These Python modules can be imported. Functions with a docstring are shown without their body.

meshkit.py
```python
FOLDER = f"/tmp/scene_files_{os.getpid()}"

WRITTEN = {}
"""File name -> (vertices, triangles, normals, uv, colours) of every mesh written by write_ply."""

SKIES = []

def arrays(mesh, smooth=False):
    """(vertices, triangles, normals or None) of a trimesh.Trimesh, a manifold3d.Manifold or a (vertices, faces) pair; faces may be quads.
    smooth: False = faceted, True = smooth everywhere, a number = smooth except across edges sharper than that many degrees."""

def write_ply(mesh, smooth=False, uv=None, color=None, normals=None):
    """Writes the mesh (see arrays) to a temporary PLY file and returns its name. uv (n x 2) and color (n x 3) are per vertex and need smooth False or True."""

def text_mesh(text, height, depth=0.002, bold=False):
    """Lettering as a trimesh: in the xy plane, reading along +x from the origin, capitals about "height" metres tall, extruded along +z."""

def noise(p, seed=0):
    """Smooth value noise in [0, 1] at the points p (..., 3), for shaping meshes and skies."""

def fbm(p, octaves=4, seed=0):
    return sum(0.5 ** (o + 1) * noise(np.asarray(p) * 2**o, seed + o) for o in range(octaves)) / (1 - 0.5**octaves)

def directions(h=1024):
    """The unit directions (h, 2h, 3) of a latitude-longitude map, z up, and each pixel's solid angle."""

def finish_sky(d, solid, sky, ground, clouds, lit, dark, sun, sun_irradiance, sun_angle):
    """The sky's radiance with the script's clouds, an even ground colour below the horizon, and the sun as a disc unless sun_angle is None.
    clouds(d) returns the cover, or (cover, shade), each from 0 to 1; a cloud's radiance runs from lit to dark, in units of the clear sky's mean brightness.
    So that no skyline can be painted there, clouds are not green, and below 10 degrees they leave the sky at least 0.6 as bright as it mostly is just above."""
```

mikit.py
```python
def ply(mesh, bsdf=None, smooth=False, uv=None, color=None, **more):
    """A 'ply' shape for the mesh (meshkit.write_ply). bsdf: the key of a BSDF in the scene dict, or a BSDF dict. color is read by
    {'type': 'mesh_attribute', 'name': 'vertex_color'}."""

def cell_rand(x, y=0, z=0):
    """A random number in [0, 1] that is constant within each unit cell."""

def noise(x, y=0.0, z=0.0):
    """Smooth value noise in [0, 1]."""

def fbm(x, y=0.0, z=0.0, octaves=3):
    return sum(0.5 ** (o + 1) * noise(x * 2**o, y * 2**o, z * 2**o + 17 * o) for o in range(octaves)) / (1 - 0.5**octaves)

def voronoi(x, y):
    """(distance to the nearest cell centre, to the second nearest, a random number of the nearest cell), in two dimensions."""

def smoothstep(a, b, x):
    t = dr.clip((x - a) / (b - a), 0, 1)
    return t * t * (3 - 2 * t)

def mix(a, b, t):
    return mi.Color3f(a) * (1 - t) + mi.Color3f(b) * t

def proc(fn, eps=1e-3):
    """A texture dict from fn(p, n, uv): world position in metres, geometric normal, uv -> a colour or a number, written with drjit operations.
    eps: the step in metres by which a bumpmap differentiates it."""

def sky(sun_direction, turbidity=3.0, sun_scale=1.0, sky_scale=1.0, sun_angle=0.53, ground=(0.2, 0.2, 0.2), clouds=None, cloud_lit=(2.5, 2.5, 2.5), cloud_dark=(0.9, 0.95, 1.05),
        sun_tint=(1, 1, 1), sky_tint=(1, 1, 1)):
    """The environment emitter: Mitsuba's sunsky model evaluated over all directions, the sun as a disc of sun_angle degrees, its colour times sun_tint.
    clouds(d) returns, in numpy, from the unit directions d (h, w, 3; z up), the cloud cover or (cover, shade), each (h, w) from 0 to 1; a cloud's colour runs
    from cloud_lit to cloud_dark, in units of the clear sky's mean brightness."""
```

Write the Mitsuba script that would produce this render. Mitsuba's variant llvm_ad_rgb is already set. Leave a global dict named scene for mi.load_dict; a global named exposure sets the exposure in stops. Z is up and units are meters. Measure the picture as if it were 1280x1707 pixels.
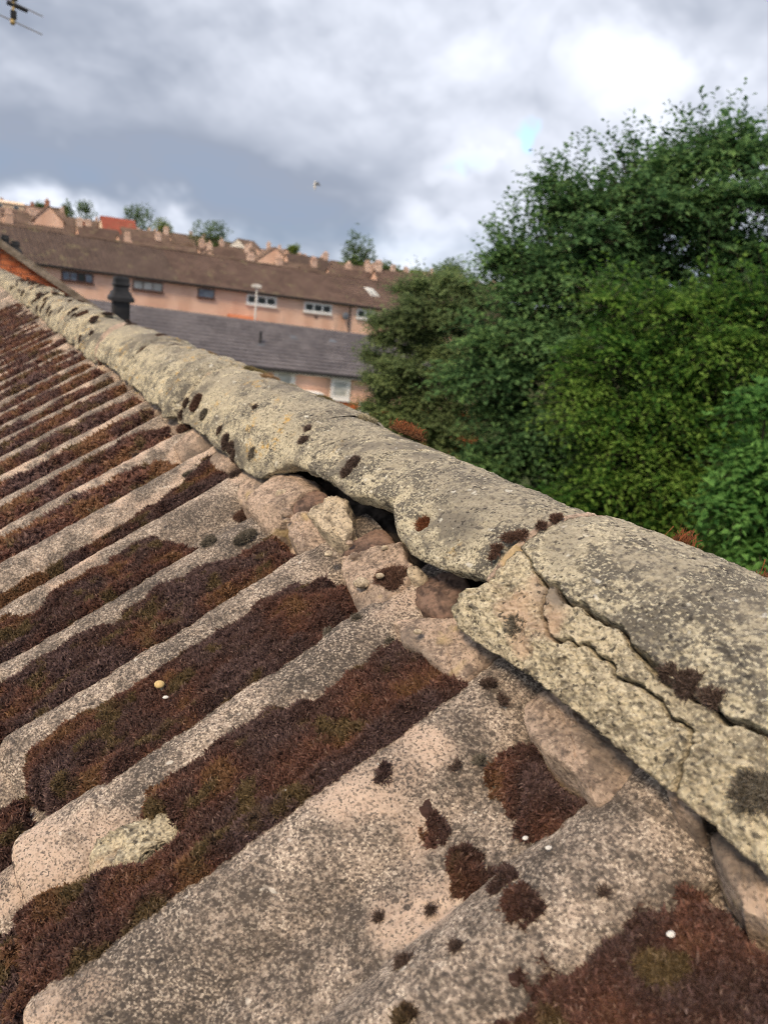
import math
import numpy as np, trimesh, shapely, drjit as dr, mitsuba as mi, mikit, meshkit
from shapely.geometry import Polygon, Point, box as sbox
from mikit import proc, noise, fbm, smoothstep, mix

# ------------------------------------------------------------------ camera, sky, exposure
T = mi.ScalarTransform4f
scene, labels = {}, {}
S = 0.75                                    # the near roof is laid out in units of 0.75 m
CAM = np.array([-0.4275, 0.0, 0.2445])
FWD, UP = np.array([0.47926937, 0.83557905, -0.26853032]), np.array([0.0345498, 0.28775987, 0.95707919])
scene['camera'] = {'type': 'thinlens', 'to_world': T().look_at(origin=CAM.tolist(), target=(CAM + FWD).tolist(), up=UP.tolist()),
                   'fov': 53.06, 'fov_axis': 'x', 'near_clip': 0.02, 'far_clip': 3000.0, 'aperture_radius': 0.0014, 'focus_distance': 0.66}
exposure = 3.08


def clouds(d):
    az, el = np.degrees(np.arctan2(d[..., 0], d[..., 1])), np.degrees(np.arcsin(np.clip(d[..., 2], -1, 1)))
    q = d / (d[..., 2:3] + 0.22)
    q = q * [1, 1, 0] + [3.1, 7.7, 0.4]
    wq = np.stack([meshkit.fbm(d * 7, 4, 5), meshkit.fbm(d * 7, 4, 6), meshkit.fbm(d * 7, 4, 7)], -1) - 0.5
    n1, n2 = meshkit.fbm(q * 1.3 + 0.5 * wq, 5, 3), meshkit.fbm(q * 3.4 + 0.9 * wq, 6, 9)
    n3, n4 = meshkit.fbm(d * 22.0 + 1.6 * wq, 5, 21), meshkit.fbm(d * 60.0 + 2.5 * wq, 4, 23)
    wa, we = az + 9 * wq[..., 0] + 5 * (n3 - 0.5), el + 5 * wq[..., 1] + 3 * (n3 - 0.5) + 1.2 * (n4 - 0.5)

    def lump(a, e, ra, re):
        return np.exp(-((wa - a) / ra) ** 2 - ((we - e) / re) ** 2)

    def puff(a, e, ra, re, hard=1.9):
        t = np.clip((lump(a, e, ra, re) - 0.34) * hard, 0, 1)
        return t * (0.72 + 0.75 * (n4 - 0.35))
    shade = 0.61 + 0.75 * (n1 - 0.5) + 0.55 * (n2 - 0.5) + 0.34 * (n3 - 0.5) + 0.15 * (n4 - 0.5)
    shade += 0.30 * lump(8, 6.4, 15, 2.2) + 0.44 * lump(20, 4.0, 9, 2.8) + 0.16 * lump(2, 12, 12, 5)
    shade -= 0.42 * lump(5, 2.6, 5.5, 1.1) + 0.10 * lump(34, 17, 16, 6) + 0.14 * lump(22, 12, 9, 5)
    shade -= 0.50 * puff(43.5, 14.2, 6.4, 3.6) + 0.52 * puff(29.3, 3.4, 4.6, 2.8) + 0.25 * lump(38, 5, 6, 3)
    shade -= 0.22 * puff(31.6, 9.0, 3.0, 1.3)
    hole = np.clip((lump(36.1, 11.3, 1.1, 0.9) * (0.55 + 0.9 * n4) - 0.3) * 2.0, 0, 1) + 0.40 * np.clip((lump(32.0, 9.2, 1.7, 0.6) - 0.4) * 2, 0, 1)
    cover = 1 - 0.85 * np.clip(hole, 0, 1)
    cover -= 0.22 * np.exp(-(el / 4.5) ** 2) * np.clip(n1 * 2.2 - 0.6, 0, 1)
    gaps = np.clip((meshkit.fbm(q * 1.9 + 40, 4, 31) - 0.66) * 5, 0, 0.6) * (np.abs(az - 25) > 45)
    shade = 0.5 + 0.5 * np.tanh(1.9 * (shade - 0.5))
    return np.clip(cover - gaps, 0, 1), np.clip(shade, 0, 1)


scene['sky'] = mikit.sky((-0.62, -0.42, 0.74), turbidity=4, sun_scale=0.26, sky_scale=1.0, sun_angle=14, ground=(0.14, 0.14, 0.12), clouds=clouds,
                         cloud_lit=(1.50, 1.55, 1.70), cloud_dark=(0.22, 0.28, 0.40), sun_tint=(1.0, 0.95, 0.88))

# ------------------------------------------------------------------ helpers
RNG = np.random.default_rng(7)


def numbered(key):
    if key not in taken:
        taken.add(key)
        return key
    k = 1
    while f'{key}_{k:03d}' in taken:
        k += 1
    taken.add(f'{key}_{k:03d}')
    return f'{key}_{k:03d}'


taken = set()


def thing(name, label=None, cat=None, group=None, kind=None):
    key = numbered(name)
    labels[key] = {}
    for k, v in (('label', label), ('category', cat), ('group', group), ('kind', kind)):
        if v:
            labels[key][k] = v
    return key


def put(key, mesh, mat, smooth=False, color=None, label=None, kind=None):
    scene[key] = mikit.ply(mesh, mat, smooth, color=color)
    if label or kind:
        labels[key] = {k: v for k, v in (('label', label), ('kind', kind)) if v}
    return key


def part(parent, name, mesh, mat, smooth=False, color=None, label=None, kind=None):
    return put(numbered(parent + '__' + name), mesh, mat, smooth, color, label, kind)


def grid_faces(n, m, off=0):
    i = np.arange(n * m).reshape(n, m)
    a, b, c, d = i[:-1, :-1].ravel(), i[1:, :-1].ravel(), i[1:, 1:].ravel(), i[:-1, 1:].ravel()
    return np.vstack([np.stack([a, b, c], 1), np.stack([a, c, d], 1)]) + off


def boxm(x0, x1, y0, y1, z0, z1):
    m = trimesh.creation.box(extents=(x1 - x0, y1 - y0, z1 - z0))
    m.apply_translation(((x0 + x1) / 2, (y0 + y1) / 2, (z0 + z1) / 2))
    return m


def tube(points, radii, sides=8):
    p = np.asarray(points, float)
    r = np.broadcast_to(radii, (len(p),))
    t = np.gradient(p, axis=0)
    t /= np.linalg.norm(t, axis=1, keepdims=True) + 1e-12
    a = np.cross(t, np.where(np.abs(t[:, 2:]) < 0.9, [0, 0, 1.0], [1.0, 0, 0]))
    a /= np.linalg.norm(a, axis=1, keepdims=True)
    b = np.cross(t, a)
    an = np.arange(sides) * 2 * np.pi / sides
    v = p[:, None] + r[:, None, None] * (np.cos(an)[None, :, None] * a[:, None] + np.sin(an)[None, :, None] * b[:, None])
    i, j = np.meshgrid(np.arange(len(p) - 1), np.arange(sides), indexing='ij')
    q = np.stack([i * sides + j, i * sides + (j + 1) % sides, (i + 1) * sides + (j + 1) % sides, (i + 1) * sides + j], -1).reshape(-1, 4)
    v = np.vstack([v.reshape(-1, 3), p[:1], p[-1:]])
    k = np.arange(sides)
    n0, n1, last = len(v) - 2, len(v) - 1, (len(p) - 1) * sides
    caps = np.vstack([np.stack([k * 0 + n0, (k + 1) % sides, k], 1), np.stack([k * 0 + n1, last + k, last + (k + 1) % sides], 1)])
    return trimesh.Trimesh(v, np.vstack([q[:, [0, 1, 2]], q[:, [0, 2, 3]], caps]), process=False)


def cat(*ms):
    return trimesh.util.concatenate(list(ms))


def nz(p, f, o=3, seed=0):
    return meshkit.fbm(np.asarray(p) * f, o, seed) - 0.5


def sstep(a, b, x):
    t = np.clip((x - a) / (b - a), 0, 1)
    return t * t * (3 - 2 * t)


# ------------------------------------------------------------------ materials
def grains(p, f):
    return noise(p.x * f, p.y * f, p.z * f)


def f3(p, f, o=3, k=0.0):
    return fbm(p.x * f + k, p.y * f + k * 1.7, p.z * f - k, o)


def bumped(fn, scale, color_fn, rough=0.95, eps=4e-4):
    return {'type': 'twosided', 'bsdf': {'type': 'bumpmap', 'arbitrary': proc(fn, eps), 'scale': scale,
            'nested_bsdf': {'type': 'principled', 'base_color': proc(color_fn), 'roughness': rough, 'specular': 0.25}}}


def tile_color(p, n, uv):
    g1, g2 = f3(p, 760.0, 2), f3(p, 400.0, 3, 1.0)
    m, l, w = f3(p, 48.0, 4), f3(p, 13.0, 3, 5.3), f3(p, 17.0, 3, 9.1)
    c = mix((0.088, 0.073, 0.062), (0.41, 0.335, 0.272), smoothstep(0.32, 0.68, 0.55 * g2 + 0.45 * m))
    c = mix(c, (0.63, 0.55, 0.455), smoothstep(0.56, 0.74, g1) * (0.35 + 0.6 * smoothstep(0.4, 0.6, m)))
    c = mix(c, (0.06, 0.053, 0.048), smoothstep(0.44, 0.28, g1) * 0.7)
    c = mix(c, mix((0.47, 0.345, 0.265), (0.64, 0.52, 0.42), g2), smoothstep(0.56, 0.66, l + 0.12 * (m - 0.5)) * (0.45 + 0.5 * smoothstep(0.3, 0.55, g1)))
    c = mix(c, (0.11, 0.092, 0.08), smoothstep(0.46, 0.32, g1) * smoothstep(0.35, 0.6, g2) * 0.8)
    c = mix(c, (0.055, 0.049, 0.045), smoothstep(0.53, 0.70, w + 0.25 * (m - 0.5)) * (0.4 + 0.6 * smoothstep(0.7, 0.4, g1)) * 0.72)
    c = mix(c, (0.045, 0.04, 0.038), smoothstep(0.76, 0.86, f3(p, 150.0, 2, 3.3)) * 0.8)
    return mix(c, (0.72, 0.69, 0.62), smoothstep(0.83, 0.9, f3(p, 150.0, 2, 7.7)) * 0.6)


def grain_bump(p, n, uv):
    return 0.6 * f3(p, 170.0, 4) + 0.4 * f3(p, 520.0, 2, 2.0)


def ridge_color(p, n, uv):
    g1, g2 = f3(p, 640.0, 2), f3(p, 300.0, 3, 1.0)
    m, l, k = f3(p, 60.0, 4), f3(p, 16.0, 3, 2.2), f3(p, 40.0, 4, 8.8)
    c = mix((0.14, 0.128, 0.105), (0.50, 0.45, 0.325), smoothstep(0.38, 0.59, 0.42 * g2 + 0.58 * m + 0.45 * (l - 0.5)))
    c = mix(c, (0.66, 0.61, 0.46), smoothstep(0.54, 0.74, g1) * 0.7)
    c = mix(c, (0.07, 0.065, 0.056), smoothstep(0.45, 0.28, g1) * 0.65)
    c = mix(c, (0.125, 0.115, 0.10), smoothstep(0.46, 0.62, k + 0.3 * (g2 - 0.5)) * smoothstep(0.42, 0.58, f3(p, 9.0, 2, 4.1)) * 0.8)
    c = mix(c, (0.055, 0.05, 0.045), smoothstep(0.72, 0.82, f3(p, 170.0, 2, 1.3)) * 0.85)
    top = smoothstep(-0.080, -0.035, p.x + 0.05 * (l - 0.5)) * smoothstep(0.34, 0.54, m)
    c = mix(c, mix((0.10, 0.090, 0.078), (0.30, 0.27, 0.22), g2), top * 0.55)
    c = mix(c, (0.54, 0.33, 0.07), smoothstep(0.52, 0.66, f3(p, 210.0, 4, 6.6)) * smoothstep(0.50, 0.64, f3(p, 40.0, 3, 2.2)) * smoothstep(0.52, 0.64, f3(p, 15.0, 2, 3.9)) * 0.75)
    c = mix(c, (0.035, 0.032, 0.03), smoothstep(0.70, 0.78, f3(p, 300.0, 2, 11.0)) * 0.8)
    return mix(c, (0.70, 0.69, 0.62), smoothstep(0.72, 0.80, f3(p, 130.0, 3, 12.4)) * 0.6)


def mortar_color(p, n, uv):
    g1, g2, m, l = f3(p, 620.0, 2), f3(p, 280.0, 3, 1.0), f3(p, 60.0, 4, 3.0), f3(p, 20.0, 3, 1.0)
    c = mix((0.20, 0.175, 0.13), (0.55, 0.485, 0.345), smoothstep(0.30, 0.62, 0.5 * g2 + 0.5 * m))
    c = mix(c, (0.08, 0.072, 0.06), smoothstep(0.44, 0.28, g1) * 0.6)
    c = mix(c, (0.72, 0.66, 0.49), smoothstep(0.56, 0.8, g1) * 0.7)
    c = mix(c, (0.50, 0.36, 0.26), smoothstep(0.56, 0.70, l) * 0.7)
    c = mix(c, (0.15, 0.145, 0.13), smoothstep(0.56, 0.72, f3(p, 26.0, 3, 8.0)) * 0.7)
    c = mix(c, (0.035, 0.032, 0.03), smoothstep(0.68, 0.77, f3(p, 300.0, 2, 11.0)) * 0.8)
    return mix(c, (0.06, 0.055, 0.05), smoothstep(0.70, 0.82, f3(p, 160.0, 2, 5.0)) * 0.8)


def slab_color(p, n, uv):
    g1, g2, m, l = f3(p, 620.0, 2), f3(p, 320.0, 3), f3(p, 70.0, 4, 6.0), f3(p, 22.0, 3, 4.0)
    c = mix((0.17, 0.13, 0.105), (0.50, 0.385, 0.30), smoothstep(0.30, 0.66, 0.5 * g2 + 0.5 * m))
    c = mix(c, (0.07, 0.06, 0.05), smoothstep(0.42, 0.28, g1) * 0.6)
    c = mix(c, (0.62, 0.52, 0.41), smoothstep(0.64, 0.82, g1) * 0.6)
    c = mix(c, (0.13, 0.11, 0.095), smoothstep(0.52, 0.68, l) * 0.65)
    return mix(c, (0.55, 0.42, 0.21), smoothstep(0.64, 0.74, f3(p, 30.0, 3, 9.0)) * 0.55)


def clay_color(p, n, uv):
    g, m = grains(p, 600.0), f3(p, 60.0, 4, 2.0)
    c = mix((0.075, 0.052, 0.044), (0.25, 0.165, 0.125), smoothstep(0.32, 0.66, 0.6 * m + 0.4 * f3(p, 300.0, 2)))
    return mix(c, (0.36, 0.28, 0.22), smoothstep(0.72, 0.9, g) * smoothstep(0.4, 0.6, m) * 0.4)


def pale_color(p, n, uv):
    g1, g2, m = f3(p, 600.0, 2), f3(p, 260.0, 3), f3(p, 60.0, 4, 6.0)
    c = mix((0.20, 0.165, 0.125), (0.60, 0.51, 0.38), smoothstep(0.30, 0.62, 0.5 * m + 0.5 * g2))
    return mix(c, (0.09, 0.075, 0.06), smoothstep(0.42, 0.28, g1) * 0.7)


def core_shade_color(p, n, uv):  # mortar colour darkened to paint in the shade of the ridge hole
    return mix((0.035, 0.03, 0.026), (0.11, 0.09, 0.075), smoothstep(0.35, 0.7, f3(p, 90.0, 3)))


scene['mat_core_shade'] = bumped(grain_bump, 0.003, core_shade_color)
scene['mat_tile'] = bumped(grain_bump, 0.0030, tile_color)
scene['mat_ridge'] = bumped(grain_bump, 0.0042, ridge_color)
scene['mat_mortar'] = bumped(grain_bump, 0.0052, mortar_color)
scene['mat_slab'] = bumped(grain_bump, 0.0030, slab_color)
scene['mat_clay'] = bumped(grain_bump, 0.0014, clay_color, 0.8)
scene['mat_pale'] = bumped(grain_bump, 0.0036, pale_color)


def vmat(rough=0.9, spec=0.2):
    return {'type': 'twosided', 'bsdf': {'type': 'principled', 'base_color': {'type': 'mesh_attribute', 'name': 'vertex_color'}, 'roughness': rough, 'specular': spec}}


scene['mat_moss'] = vmat(0.85, 0.3)
scene['mat_leaf'] = {'type': 'principledthin', 'base_color': {'type': 'mesh_attribute', 'name': 'vertex_color'}, 'roughness': 0.42, 'diff_trans': 0.9}


def plain(c, rough=0.7, spec=0.4, metallic=0.0):
    return {'type': 'twosided', 'bsdf': {'type': 'principled', 'base_color': {'type': 'rgb', 'value': list(c)}, 'roughness': rough, 'specular': spec, **({'metallic': metallic} if metallic else {})}}


def weathered(a, b, f, f2=None, rough=0.9, amt=1.0):
    def fn(p, n, uv):
        t = smoothstep(0.3, 0.7, f3(p, f, 4)) * amt
        c = mix(a, b, t)
        if f2:
            c = c * (0.75 + 0.5 * grains(p, f2))
        return c
    return {'type': 'twosided', 'bsdf': {'type': 'principled', 'base_color': proc(fn), 'roughness': rough, 'specular': 0.3}}


def roof_mat(a, b, cell=(0.3, 0.33)):
    def fn(p, n, uv):
        k = mikit.cell_rand(p.x / cell[0], p.z / 0.146, p.y * 0.02)
        c = mix(a, b, smoothstep(0.25, 0.75, f3(p, 1.3, 4)) * 0.6 + 0.4 * k)
        return mix(c, (0.20, 0.17, 0.10), smoothstep(0.6, 0.75, f3(p, 3.0, 3, 4.0)) * 0.5)
    return {'type': 'twosided', 'bsdf': {'type': 'principled', 'base_color': proc(fn), 'roughness': 0.9, 'specular': 0.3}}


scene['mat_roof_brown'] = roof_mat((0.085, 0.055, 0.044), (0.15, 0.10, 0.08))
scene['mat_roof_brown_pale'] = roof_mat((0.10, 0.068, 0.052), (0.19, 0.13, 0.10))
scene['mat_roof_dark'] = roof_mat((0.075, 0.052, 0.043), (0.12, 0.085, 0.07))
scene['mat_roof_red'] = roof_mat((0.28, 0.075, 0.05), (0.36, 0.11, 0.075))
scene['mat_roof_grey'] = weathered((0.115, 0.106, 0.114), (0.16, 0.148, 0.156), 1.6, 9.0, 0.7)
def pink_color(p, n, uv):
    t = smoothstep(0.3, 0.7, fbm(p.x * 1.6 + 3.0, p.y * 1.6, p.z * 0.45, 4))
    c = mix((0.69, 0.435, 0.32), (0.82, 0.56, 0.43), t) * (0.85 + 0.3 * grains(p, 30.0))
    return mix(c, (0.36, 0.27, 0.21), smoothstep(0.62, 0.78, fbm(p.x * 3.0, p.y * 3.0 + 5.0, p.z * 0.5, 3)) * 0.45)


scene['mat_wall_pink'] = {'type': 'twosided', 'bsdf': {'type': 'principled', 'base_color': proc(pink_color), 'roughness': 0.9, 'specular': 0.3}}
scene['mat_wall_cream'] = weathered((0.62, 0.46, 0.32), (0.72, 0.58, 0.44), 1.2)
scene['mat_brick'] = weathered((0.40, 0.105, 0.045), (0.58, 0.19, 0.085), 9.0, 60.0)
scene['mat_brick_far'] = weathered((0.50, 0.13, 0.045), (0.66, 0.20, 0.08), 4.0, 14.0)
scene['mat_joint'] = weathered((0.42, 0.34, 0.26), (0.5, 0.42, 0.33), 9.0)
scene['mat_stone'] = weathered((0.16, 0.13, 0.10), (0.30, 0.25, 0.20), 14.0, 90.0)
scene['mat_white'] = plain((0.78, 0.78, 0.76), 0.4)
scene['mat_white_dirty'] = weathered((0.60, 0.58, 0.53), (0.74, 0.72, 0.68), 3.0)
scene['mat_black'] = weathered((0.012, 0.013, 0.015), (0.028, 0.029, 0.032), 12.0, None, 0.5)
scene['mat_frame_dark'] = plain((0.10, 0.05, 0.035), 0.5)
scene['mat_gutter'] = plain((0.03, 0.028, 0.028), 0.5)
scene['mat_pane'] = {'type': 'twosided', 'bsdf': {'type': 'principled', 'base_color': {'type': 'rgb', 'value': [0.035, 0.045, 0.055]}, 'roughness': 0.08, 'specular': 0.6}}
scene['mat_curtain'] = weathered((0.40, 0.42, 0.40), (0.58, 0.60, 0.57), 3.0)
scene['mat_curtain_blue'] = weathered((0.16, 0.20, 0.26), (0.34, 0.38, 0.42), 4.0)
scene['mat_steel'] = plain((0.42, 0.43, 0.44), 0.35, 0.5, 0.8)
scene['mat_brass'] = weathered((0.30, 0.22, 0.09), (0.42, 0.31, 0.13), 30.0, None, 0.5)
scene['mat_bark'] = weathered((0.05, 0.04, 0.03), (0.13, 0.11, 0.085), 12.0, 60.0)
scene['mat_ground'] = weathered((0.045, 0.065, 0.02), (0.09, 0.10, 0.045), 0.25, 3.0)
scene['mat_lead'] = plain((0.14, 0.16, 0.19), 0.6)
scene['mat_porch'] = roof_mat((0.45, 0.16, 0.08), (0.55, 0.22, 0.12))
scene['mat_gull'] = vmat(0.8)

# ------------------------------------------------------------------ ground and hill (structure)
GX = np.linspace(-260, 420, 120)
GY = np.concatenate([np.linspace(-60, 40, 12), np.linspace(46, 260, 50), np.linspace(300, 900, 12)])


def ground_z(x, y):
    rho, az = np.hypot(x, y), np.degrees(np.arctan2(x, y))
    slope = np.interp(az, [-40, 0, 12, 30, 60, 120], [0.05, 0.067, 0.052, 0.036, 0.02, 0.0])
    near = -7.4 + 2.0 * sstep(38, 46, y - 0.05 * x)
    return np.where((rho > 56) & (y > 20), -5.4 + 1.7 * sstep(58, 74, rho) + np.minimum(rho - 56, 165) * slope * sstep(50, 70, rho) + 0.6 * nz(np.stack([x, y, 0 * x], -1), 0.03), near)


gx, gy = np.meshgrid(GX, GY, indexing='ij')
GP = np.stack([gx, gy, ground_z(gx, gy)], -1)
labels['ground'] = {'kind': 'structure'}
scene['ground'] = mikit.ply(trimesh.Trimesh(GP.reshape(-1, 3), grid_faces(*gx.shape), process=False), 'mat_ground', True)
labels['distant_ground'] = {'kind': 'structure'}
sk = 2600
scene['distant_ground'] = mikit.ply(trimesh.Trimesh([[-sk, -sk, -9], [sk, -sk, -9], [sk, sk, -9], [-sk, sk, -9]], [[0, 1, 2], [0, 2, 3]], process=False), 'mat_ground')

# ------------------------------------------------------------------ the near roof
PH = math.radians(30)
DOWN, NRM = np.array([-math.cos(PH), 0, -math.sin(PH)]), np.array([-math.sin(PH), 0, math.cos(PH)])
Z0, HR, PER, Y0 = 0.0572, 0.044, 0.2, 0.128


def prof(y):
    """Height of the tile surface relative to the roll crests."""
    u = np.mod(y - Y0 + PER / 2, PER) - PER / 2
    w = 0.064
    return HR * (np.where(np.abs(u) < w, np.cos(np.clip(np.pi * u / (2 * w), -np.pi / 2, np.pi / 2)) ** 0.8, 0) - 1)


def sp(s, y, h):
    """Slope coordinates (units) -> world metres."""
    s, y, h = np.broadcast_arrays(s, y, h)
    return S * (np.stack([0 * s, y, Z0 + 0 * s], -1) + s[..., None] * DOWN + h[..., None] * NRM)


ROOF = thing('tiled_roof', 'weathered mossy concrete tiled roof running along a cracked mortared ridge', 'roof')


def tile(y0, s0, s1, drop, ds, dy, head=0.0):
    s, y = np.arange(s0, s1 + ds * 0.5, ds), np.arange(y0, y0 + 0.3975 + dy * 0.3, dy)
    s[-1], y[-1] = s1, y0 + 0.3975
    ss, yy = np.meshgrid(s, y, indexing='ij')
    j = RNG.normal(0, 1, 4)
    wob = np.stack([ss, yy, 0 * ss + drop * 30], -1)
    h = prof(yy) + drop + 0.0012 * j[0] + 0.004 * j[1] * (ss - s0) * 0.5
    h += 0.0055 * nz(wob, 14) + 0.0036 * nz(wob, 48, 3, 2) + (0.0032 * nz(wob, 150, 2, 4) if ds < 0.006 else 0)
    h += 0.005 * sstep(0.03, 0.0, yy - y0)                                # the side lap stands on the neighbour's pan
    h -= 0.006 * sstep(s1 - 0.012, s1, ss) ** 2                           # worn nose
    ss2 = ss + 0.003 * j[2] * sstep(s0, s1, ss) + 0.006 * nz(wob, 25, 2, 8) * sstep(s1 - 0.02, s1, ss)
    yy2 = yy + 0.0015 * j[3] + 0.002 * nz(wob, 30, 2, 9) * sstep(0.02, 0.0, yy - y0)
    P = sp(ss2, yy2, h)
    low = sp(ss2, yy2, h - 0.022)
    full = np.concatenate([low[:1], P, low[-1:]], 0)
    lo2 = np.concatenate([low[:1], low, low[-1:]], 0)
    full = np.concatenate([lo2[:, :1], full, lo2[:, -1:]], 1)
    n, m = full.shape[:2]
    return trimesh.Trimesh(full.reshape(-1, 3), grid_faces(n, m)[:, ::-1], process=False)


TAIL, JOINT0 = 0.629, 0.268
for k in range(-2, 36):
    y0 = JOINT0 + 0.4 * k
    ds, dy = (0.0032, 0.0032) if -1 <= k <= 1 else (0.005, 0.005) if k in (2, 3) else (0.010, 0.008) if k < 9 else (0.03, 0.010)
    part(ROOF, 'roof_tile', tile(y0, 0.07, TAIL, 0.0, ds, dy), 'mat_tile', 50)
for c in (1, 2):
    for k in range(-2, 36 if c == 1 else 12):
        d = 0.006 if (c == 1 and -1 <= k <= 2) else 0.02
        part(ROOF, 'roof_tile', tile(JOINT0 + 0.4 * k, TAIL - 0.07 + 0.46 * (c - 1), TAIL + 0.46 * c, -0.027 * c, d if k < 8 else 0.05, min(d, 0.01)), 'mat_tile', 50)


def coarse_slope(s0, s1, y0, y1, drop, mirror=False):
    s, y = np.arange(s0, s1 + 0.01, 0.46 / 2), np.arange(y0, y1, 0.0125)
    ss, yy = np.meshgrid(s, y, indexing='ij')
    P = sp(ss, yy, prof(yy) + drop + 0.004 * nz(np.stack([ss, yy, 0 * ss], -1), 9))
    if mirror:
        P = P * [-1, 1, 1]
    return trimesh.Trimesh(P.reshape(-1, 3), grid_faces(*ss.shape), process=False)


part(ROOF, 'lower_courses', coarse_slope(TAIL + 0.80, 5.5, -0.55, 14.66, -0.075), 'mat_tile', 50, kind='stuff')
part(ROOF, 'far_slope', coarse_slope(0.07, 5.5, -0.55, 14.66, -0.004, True), 'mat_tile', 50, kind='stuff')
part(ROOF, 'wall', boxm(-3.3, 3.3, -0.35, 10.9, -7.4, -2.12), 'mat_wall_pink')

# --- ridge: (y, theta) sheets round the axis, theta in degrees from the right over the top to the left
RR = 0.125


def cyl(y, th, r):
    y, th, r = np.broadcast_arrays(y, th, r)
    a = np.radians(th)
    return np.stack([r * np.cos(a), y, r * np.sin(a)], -1)


CR1 = np.array([(-0.1, 149), (0.265, 146.2), (0.300, 147.1), (0.340, 147.2), (0.370, 145.3), (0.408, 140.4), (0.448, 139.8), (0.480, 139.3), (0.516, 136.6), (0.565, 131.0), (0.7, 131)])
W1 = np.array([(-0.1, .0015), (0.265, .0026), (0.295, .0046), (0.315, .0014), (0.340, .0024), (0.360, .0075), (0.375, .0062), (0.390, .0030), (0.408, .0022), (0.44, .0048), (0.465, .0034), (0.49, .0036), (0.512, .0055), (0.524, .0010), (0.6, .0006)])
CR2 = np.array([(0.2, 190), (0.290, 184), (0.297, 176), (0.301, 168), (0.304, 161.0), (0.310, 157.4), (0.342, 153.8), (0.385, 153.4), (0.417, 151.2), (0.450, 154.0), (0.468, 155.0), (0.490, 149.0), (0.500, 140.0), (0.505, 130), (0.7, 130)])
EDGE3 = np.array([(-0.1, 178), (.23, 176.5), (.279, 174.6), (.317, 174.0), (.348, 173.6), (.403, 172.0), (.466, 171.8), (.527, 174.0), (.552, 173.5), (.572, 168.0), (.580, 161)])
EDGE2 = np.array([(.55, 150), (.585, 149.5), (.612, 152.0), (.645, 157), (.67, 159.0), (.723, 159.6), (.755, 156), (.78, 150.0), (.803, 143), (.815, 142), (.86, 146), (.903, 151.0), (.981, 149.7), (1.05, 150.5), (1.118, 154.5), (1.15, 163), (1.18, 172)])


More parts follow.
